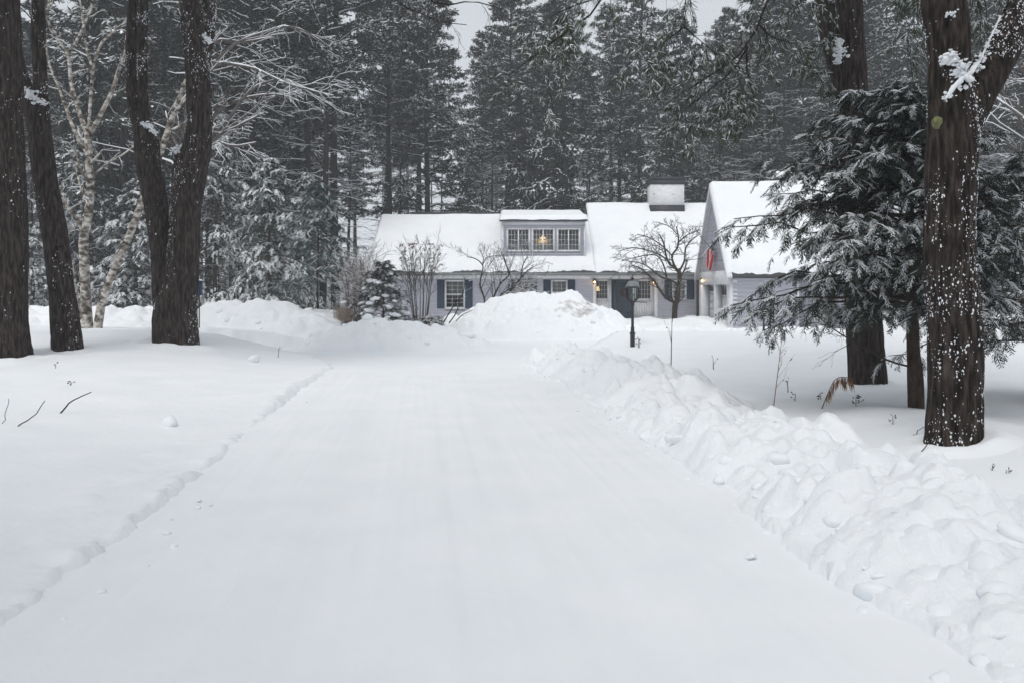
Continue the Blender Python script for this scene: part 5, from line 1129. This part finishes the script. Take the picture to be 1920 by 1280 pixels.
    Wm = unit(np.cross(dm, [0, 0, 1.0])) * (0.028 + 0.045 * rng.random((len(Bm), 1)))
    sn.add(*tents(Bm + [0, 0, 0.03], dm * lm, Wm, 0.03 + 0.03 * rng.random(len(Bm))))
    out = []
    for nm, bb, mt in (('trunk', tr, 'bark_far'), ('branches', wood, 'bark_far'), ('dead_branches', dead, 'bark_far'), ('dead_branch_snow', dsn, 'snow_leaf'), ('crown', nd, {'pine': 'needle', 'snowpine': 'needle', 'pole': 'needle', 'spruce': 'needle_dark'}[kind]), ('snow_load', sn, 'snow_leaf')):
        o = bb.build(nm, mt, None, nm != 'crown'); out.append((nm, o.data)); bpy.data.objects.remove(o)
    return out, H
VAR = {k: [forest_tree(k, 500 + 10 * j + len(k)) for j in range(n)] for k, n in (('pine', 3), ('snowpine', 2), ('spruce', 1), ('pole', 2))}
FOREST = 'conifers of the forest behind the house'
def plant(kind, j, x, y, scale, rot, label, name=None):
    meshes, H = VAR[kind][j % len(VAR[kind])]
    t = empty(name or {'pine': 'pine_tree', 'snowpine': 'pine_tree', 'pole': 'pine_tree', 'spruce': 'spruce_tree'}[kind], (x, y, gz(x, y) - 0.1), label, 'tree', FOREST); t.rotation_euler = (0, 0, rot); t.scale = (scale,) * 3
    for nm, me in meshes:
        o = bpy.data.objects.new(nm, me); COL.objects.link(o); o.parent = t
rng = np.random.default_rng(2024)
named = [('spruce', 1035, 60, 1.0, 'dark drooping spruce right behind the dormer, its top below the pine boughs'), ('spruce', 985, 63, 0.95, 'dark drooping spruce just left of the one behind the dormer'), ('snowpine', 805, 62, 1.15, 'tall dense dark conifer above the left half of the house roof'), ('snowpine', 1165, 61, 0.95, 'snow-plumed pine above the right half of the house roof'),
         ('spruce', 1270, 64, 0.66, 'short young spruce showing just right of the chimney top'), ('snowpine', 560, 58, 1.1, 'snow-plumed pine above the snow-laden hemlocks'), ('snowpine', 480, 66, 1.15, 'snow-plumed pine behind the arching bare limbs'), ('pine', 735, 60, 1.0, 'straight dark pine trunk just left of the house roof')]
spots = []
for k, (kind, px, d, s, lb) in enumerate(named):
    x = (px - 960) * d / F; spots.append((x, d)); plant(kind, k, x, d, s, rng.random() * 6.28, lb)
REG = [(40, 'behind the leftmost thick trunk'), (110, 'behind the slim leaning trunk'), (240, 'behind the birch clump'), (420, 'behind the twin-stemmed trunk'), (560, 'above the snow-laden hemlocks'), (700, 'left of the house roof'), (830, 'above the left end of the house roof'), (945, 'above the roof just left of the dormer'), (1100, 'above the dormer'), (1215, 'above the roof between dormer and chimney'), (1330, 'above the chimney'), (1440, 'above the garage gable'), (1560, 'above the garage roof'), (1680, 'beside the double-stemmed pine'), (1850, 'behind the snow-flecked trunk'), (9999, 'at the right edge')]
GEN = {'pole': 'slender pole-like pine in the forest ', 'pine': 'tall straight pine in the forest ', 'snowpine': 'bushy snow-dusted pine in the forest ', 'spruce': 'dark narrow spruce in the forest ', 'small': 'short bushy young pine among the forest trunks '}
def scatter(n, dmin, dmax, kinds, smin, smax, gap, small=False, pw=1.25):
    tries = cnt = 0
    while cnt < n and tries < 9000:
        tries += 1
        d = dmin + (dmax - dmin) * rng.random() ** pw; px = -260 + 2500 * rng.random()
        if px < 640 and rng.random() < 0.3: d = 48 + 10 * rng.random()
        x = (px - 960) * d / F
        if x > -9.5 and x < 17 and d < 60: continue
        if 655 < px < 705 and d < 80: continue                      # the bright gap
        if min(math.hypot(x - a_, d - c_) for a_, c_ in spots) < gap: continue
        kind = str(rng.choice(['pine', 'snowpine', 'spruce', 'pole'], p=kinds))
        if px > 1280 and d < 80 and not small: kind = 'pine' if rng.random() < 0.6 else 'pole'
        gapk = 0.62 if (650 < px < 720 or 865 < px < 900 or 1305 < px < 1345) else 1.0
        where = next(w for lim, w in REG if px < lim)
        spots.append((x, d)); plant(kind, int(rng.integers(0, 9)), x, d, gapk * (smin + (smax - smin) * rng.random()), rng.random() * 6.28, GEN['small' if small else kind] + where, 'young_pine' if small else None); cnt += 1
scatter(85, 57, 92, [0.60, 0.26, 0.06, 0.08], 0.92, 1.22, 2.5)
scatter(80, 80, 128, [0.65, 0.25, 0.0, 0.10], 0.95, 1.25, 2.3, pw=1.0)
scatter(95, 58, 110, [0.0, 0.0, 0.0, 1.0], 0.8, 1.15, 1.4, pw=0.9)
scatter(40, 62, 100, [0.0, 0.7, 0.3, 0.0], 0.22, 0.42, 1.5, small=True)
# unseen pines added around the viewpoint so that their crowns shade the foreground
for k, (x, y, s, lb) in enumerate([(-9.0, -3.0, 0.86, 'unseen pine added for shade, a few steps behind the left edge of the picture'), (8.4, -1.5, 0.9, 'unseen pine added for shade, just outside the right edge of the picture'), (-6.0, -5.5, 0.9, 'unseen pine added for shade behind the viewpoint, left of the driveway'), (4.6, -7.0, 0.95, 'unseen pine added for shade behind the viewpoint, right of the driveway')]):
    meshes, H = VAR['pine'][k % 3]; t = empty('pine_tree', (x, y, gz(x, y) - 0.1), lb, 'tree', 'unseen pines added to shade the foreground'); t.rotation_euler = (0, 0, 2.1 * k); t.scale = (s * 1.3, s * 1.3, s)
    for nm, me in meshes:
        if not nm.startswith('dead'): o = bpy.data.objects.new(nm, me); COL.objects.link(o); o.parent = t
# crowns of the big trees, unseen above the picture, added to shade the foreground
for k, o in enumerate([o for o in bpy.data.objects if o.type == 'EMPTY' and o.get('group') == 'big bare-trunked trees around the driveway']):
    meshes, H = VAR['pine'][k % 3]
    for nm, me in meshes:
        if nm in ('branches', 'crown', 'snow_load'):
            c = bpy.data.objects.new(nm, me); COL.objects.link(c); c.parent = o; c.rotation_euler = (0, 0, k * 1.7); s_ = 24.5 / H; c.scale = (s_ * 1.25, s_ * 1.25, s_); tp_ = (-0.6, 0.4, 0.0); c.location = (0, 0, 0.4)

# ------------------------------------------------------------------ weeds and sticks poking out of the snow
def stick(px_pts, label, w=2.0, mat='twig', name='stick', tilt=0.3):
    p0 = hit(px_pts[0][0], px_pts[0][1]); d = p0[1]; P = np.array([at(a, c, d) for a, c in px_pts]); P[:, 1] += np.linspace(0, -tilt * 0.2, len(P)); P[0, 2] -= 0.05
    Q = resample(P, 10) if len(P) > 2 else np.linspace(P[0], P[-1], 10)
    Q[1:-1] += np.random.default_rng(int(px_pts[0][0])).normal(size=(8, 3)) * 0.006
    b = MB(); b.add(*tubes(Q, np.linspace(w / 2, w / 4, 10) * d / F, 6)); o = b.build(name, mat, None, True); tag(o, label, 'stick', 'sticks and twigs on the snow'); return o, d
stick([(12, 797), (45, 792), (70, 775), (90, 749)], 'curved bare twig lying on the snow at the left edge', 2.6)
stick([(106, 774), (130, 756), (155, 742), (176, 733)], 'dark stick lying on the left lawn, right of the curved twig', 3.2)
stick([(0, 793), (14, 778), (22, 745)], 'thin upright twig at the very left edge of the snow', 1.6)
stick([(1708, 868), (1728, 842), (1748, 812)], 'straight dark stick poking from the snow beside the nearest trunk', 2.6)
stick([(1702, 818), (1720, 806), (1733, 794)], 'short stick at the foot of the hemlock stem', 2.0)
stick([(515, 860), (518, 848)], 'tiny twig tip at the left edge of the driveway', 2.2)
def weed(px, py, h, label, seed, n=6, leafy=True, mat='twig', spread=0.5, w=1.6):
    p = hit(px, py); d = p[1]; s = d / F; rng = np.random.default_rng(seed); t = empty('weed_stalk', tuple(p), label, 'weed', 'dry weeds poking through the snow')
    q = np.linspace(0, 1, 8); st = np.stack([rng.normal() * 0.06 * h * s * q, 0 * q, -0.05 + h * s * q], 1)
    b = MB(); b.add(*tubes(st, np.linspace(w, w * 0.4, 8) * s / 2, 5))
    P1, R1 = grow(st[None], np.full((1, 8), w * s / 2), n, rng, 0.3, 1, spread, 0.55, -0.1, 5); b.add(*tubes(P1, np.maximum(R1 * 0.7, 0.0012), 4)); b.build('stem', mat, t, True)
    if leafy:
        l = MB(); B, T = along(P1, 2, rng, 0.3); A = T * (6 * s) + np.array([0, 0, -3 * s]); l.add(*tents(B, A, unit(np.cross(A, rng.normal(size=B.shape))) * 1.4 * s, np.full(len(B), 1.0 * s))); l.build('dead_leaf', mat, t)['kind'] = 'stuff'
    return t
weed(1258, 697, 130, 'tall thin sapling stem in the snow right of the post lamp', 1, 5, True, 'twig', 0.5, 2.2)
weed(1198, 652, 20, 'dark curled dead leaves in the snow at the foot of the post lamp', 2, 6, True, 'twig', 0.9, 2.6)
weed(1449, 768, 150, 'tallest twiggy weed, with rusty leaves, standing on the right lawn', 3, 9, True, 'rust_leaf', 0.5, 2.0)
weed(1338, 692, 26, 'short seed stalk in the snow between the post lamp and the twiggy weed', 4, 2, True, 'twig', 0.6, 2.2)
weed(1478, 735, 28, 'pair of dark seed stalks right of the twiggy weed', 5, 3, True, 'twig', 0.3, 2.2)
weed(1490, 752, 22, 'slanting dark stalk below the pair of seed stalks', 6, 2, True, 'twig', 0.8, 2.2)
weed(1605, 762, 30, 'tangle of dark weeds below the double-stemmed pine', 7, 10, True, 'twig', 1.1, 1.6)
weed(1540, 748, 18, 'small dark weed left of the rusty drooping frond', 8, 5, True, 'twig', 1.1, 1.8)
weed(1675, 795, 24, 'dark weed just left of the hemlock stem', 9, 5, True, 'twig', 0.9, 1.6)
weed(1862, 882, 22, 'small dark weed right of the snow-flecked trunk', 10, 4, True, 'twig', 0.6, 2.0)
weed(1892, 888, 22, 'dark curled weed near the right edge of the lawn', 11, 4, True, 'twig', 1.0, 2.2)
weed(133, 722, 14, 'tiny dark sprig on the left lawn', 12, 4, True, 'twig', 0.8, 2.2)
weed(521, 670, 24, 'small three-pronged twig on the lawn corner by the bend', 13, 3, False, 'twig', 0.6, 1.4)
weed(104, 690, 14, 'small dark twig at the foot of the slim leaning trunk', 14, 3, True, 'twig', 1.0, 1.6)
rng = np.random.default_rng(91); dv = bpy.data.objects['driveway']
for k in range(34):
    y = 3.2 + 13 * rng.random() ** 1.6; sd_ = rng.choice([-1, 1]); s0 = sd_ * (2.0 - abs(rng.normal()) * (0.25 if sd_ > 0 else 0.12)); x = s0 + float(drive_axis(y)); sz = 0.012 + 0.03 * rng.random() ** 2
    clod(dv, (x, y, float(gdrive(x, y)) + sz * 0.15), sz, rng, 'snow_crumb', 0.6)
# rusty drooping frond
p = hit(1545, 765); d = p[1]; t = empty('dead_frond', tuple(p), 'rust-brown drooping dead frond on the right lawn', 'weed'); C = np.array([at(1540, 768, d), at(1552, 738, d - 0.1), at(1565, 712, d - 0.15), at(1580, 706, d - 0.2), at(1600, 710, d - 0.2)]) - p
Q = resample(C, 16); b = MB(); b.add(*tubes(Q, np.linspace(0.008, 0.003, 16), 5)); b.build('stem', 'twig_red', t)
rng = np.random.default_rng(3); B_, T_ = along(Q[None], 90, rng, 0.3); A_ = np.stack([rng.normal(size=90) * 0.02, rng.normal(size=90) * 0.03, -0.10 - 0.09 * rng.random(90)], 1); b = MB(); b.add(*blades(B_, A_, rng.normal(size=(90, 3)) * 0.005)); b.build('leaflets', 'rust_leaf', t)['kind'] = 'stuff'
# bare lower branch of the hemlock sweeping over the snow
hm = [o for o in bpy.data.objects if o.name == 'hemlock_tree'][0]; P = np.array([at(1716, 689, HD), at(1665, 675, HD - 0.2), at(1600, 640, HD - 0.5), at(1560, 615, HD - 0.7), at(1530, 590, HD - 0.8)]); Q = resample(P, 12)
P3, R3 = grow(Q[None], np.full((1, 12), 0.012), 9, np.random.default_rng(6), 0.35, 1, 0.8, 0.4, 0.3, 7); b = MB(); b.add(*tubes(Q, np.linspace(0.014, 0.005, 12), 6)); b.add(*tubes(P3, np.maximum(R3 * 0.8, 0.002), 4))
P4, R4 = grow(P3, R3, 4, np.random.default_rng(7), 0.3, 1, 0.8, 0.5, 0.3, 5); b.add(*tubes(P4, np.maximum(R4, 0.0015), 3)); rebase(b.build('bare_branch', 'twig', hm, True))

# ------------------------------------------------------------------ cold hazy air
b = MB(); b.box((-950, -10, -2.0), (950, 905, 42)); hz_o = b.build('haze', [], None)
m = bpy.data.materials.new('haze_air'); m.use_nodes = True; nt = m.node_tree; nt.nodes.clear(); o_ = nt.nodes.new('ShaderNodeOutputMaterial'); v_ = nt.nodes.new('ShaderNodeVolumePrincipled')
v_.inputs['Color'].default_value = (0.94, 0.97, 1.0, 1); v_.inputs['Density'].default_value = 0.0014; nt.links.new(v_.outputs[0], o_.inputs['Volume']); hz_o.data.materials.clear(); hz_o.data.materials.append(m)
tag(hz_o, 'pale cold winter haze between the trees', 'haze', kind='stuff')
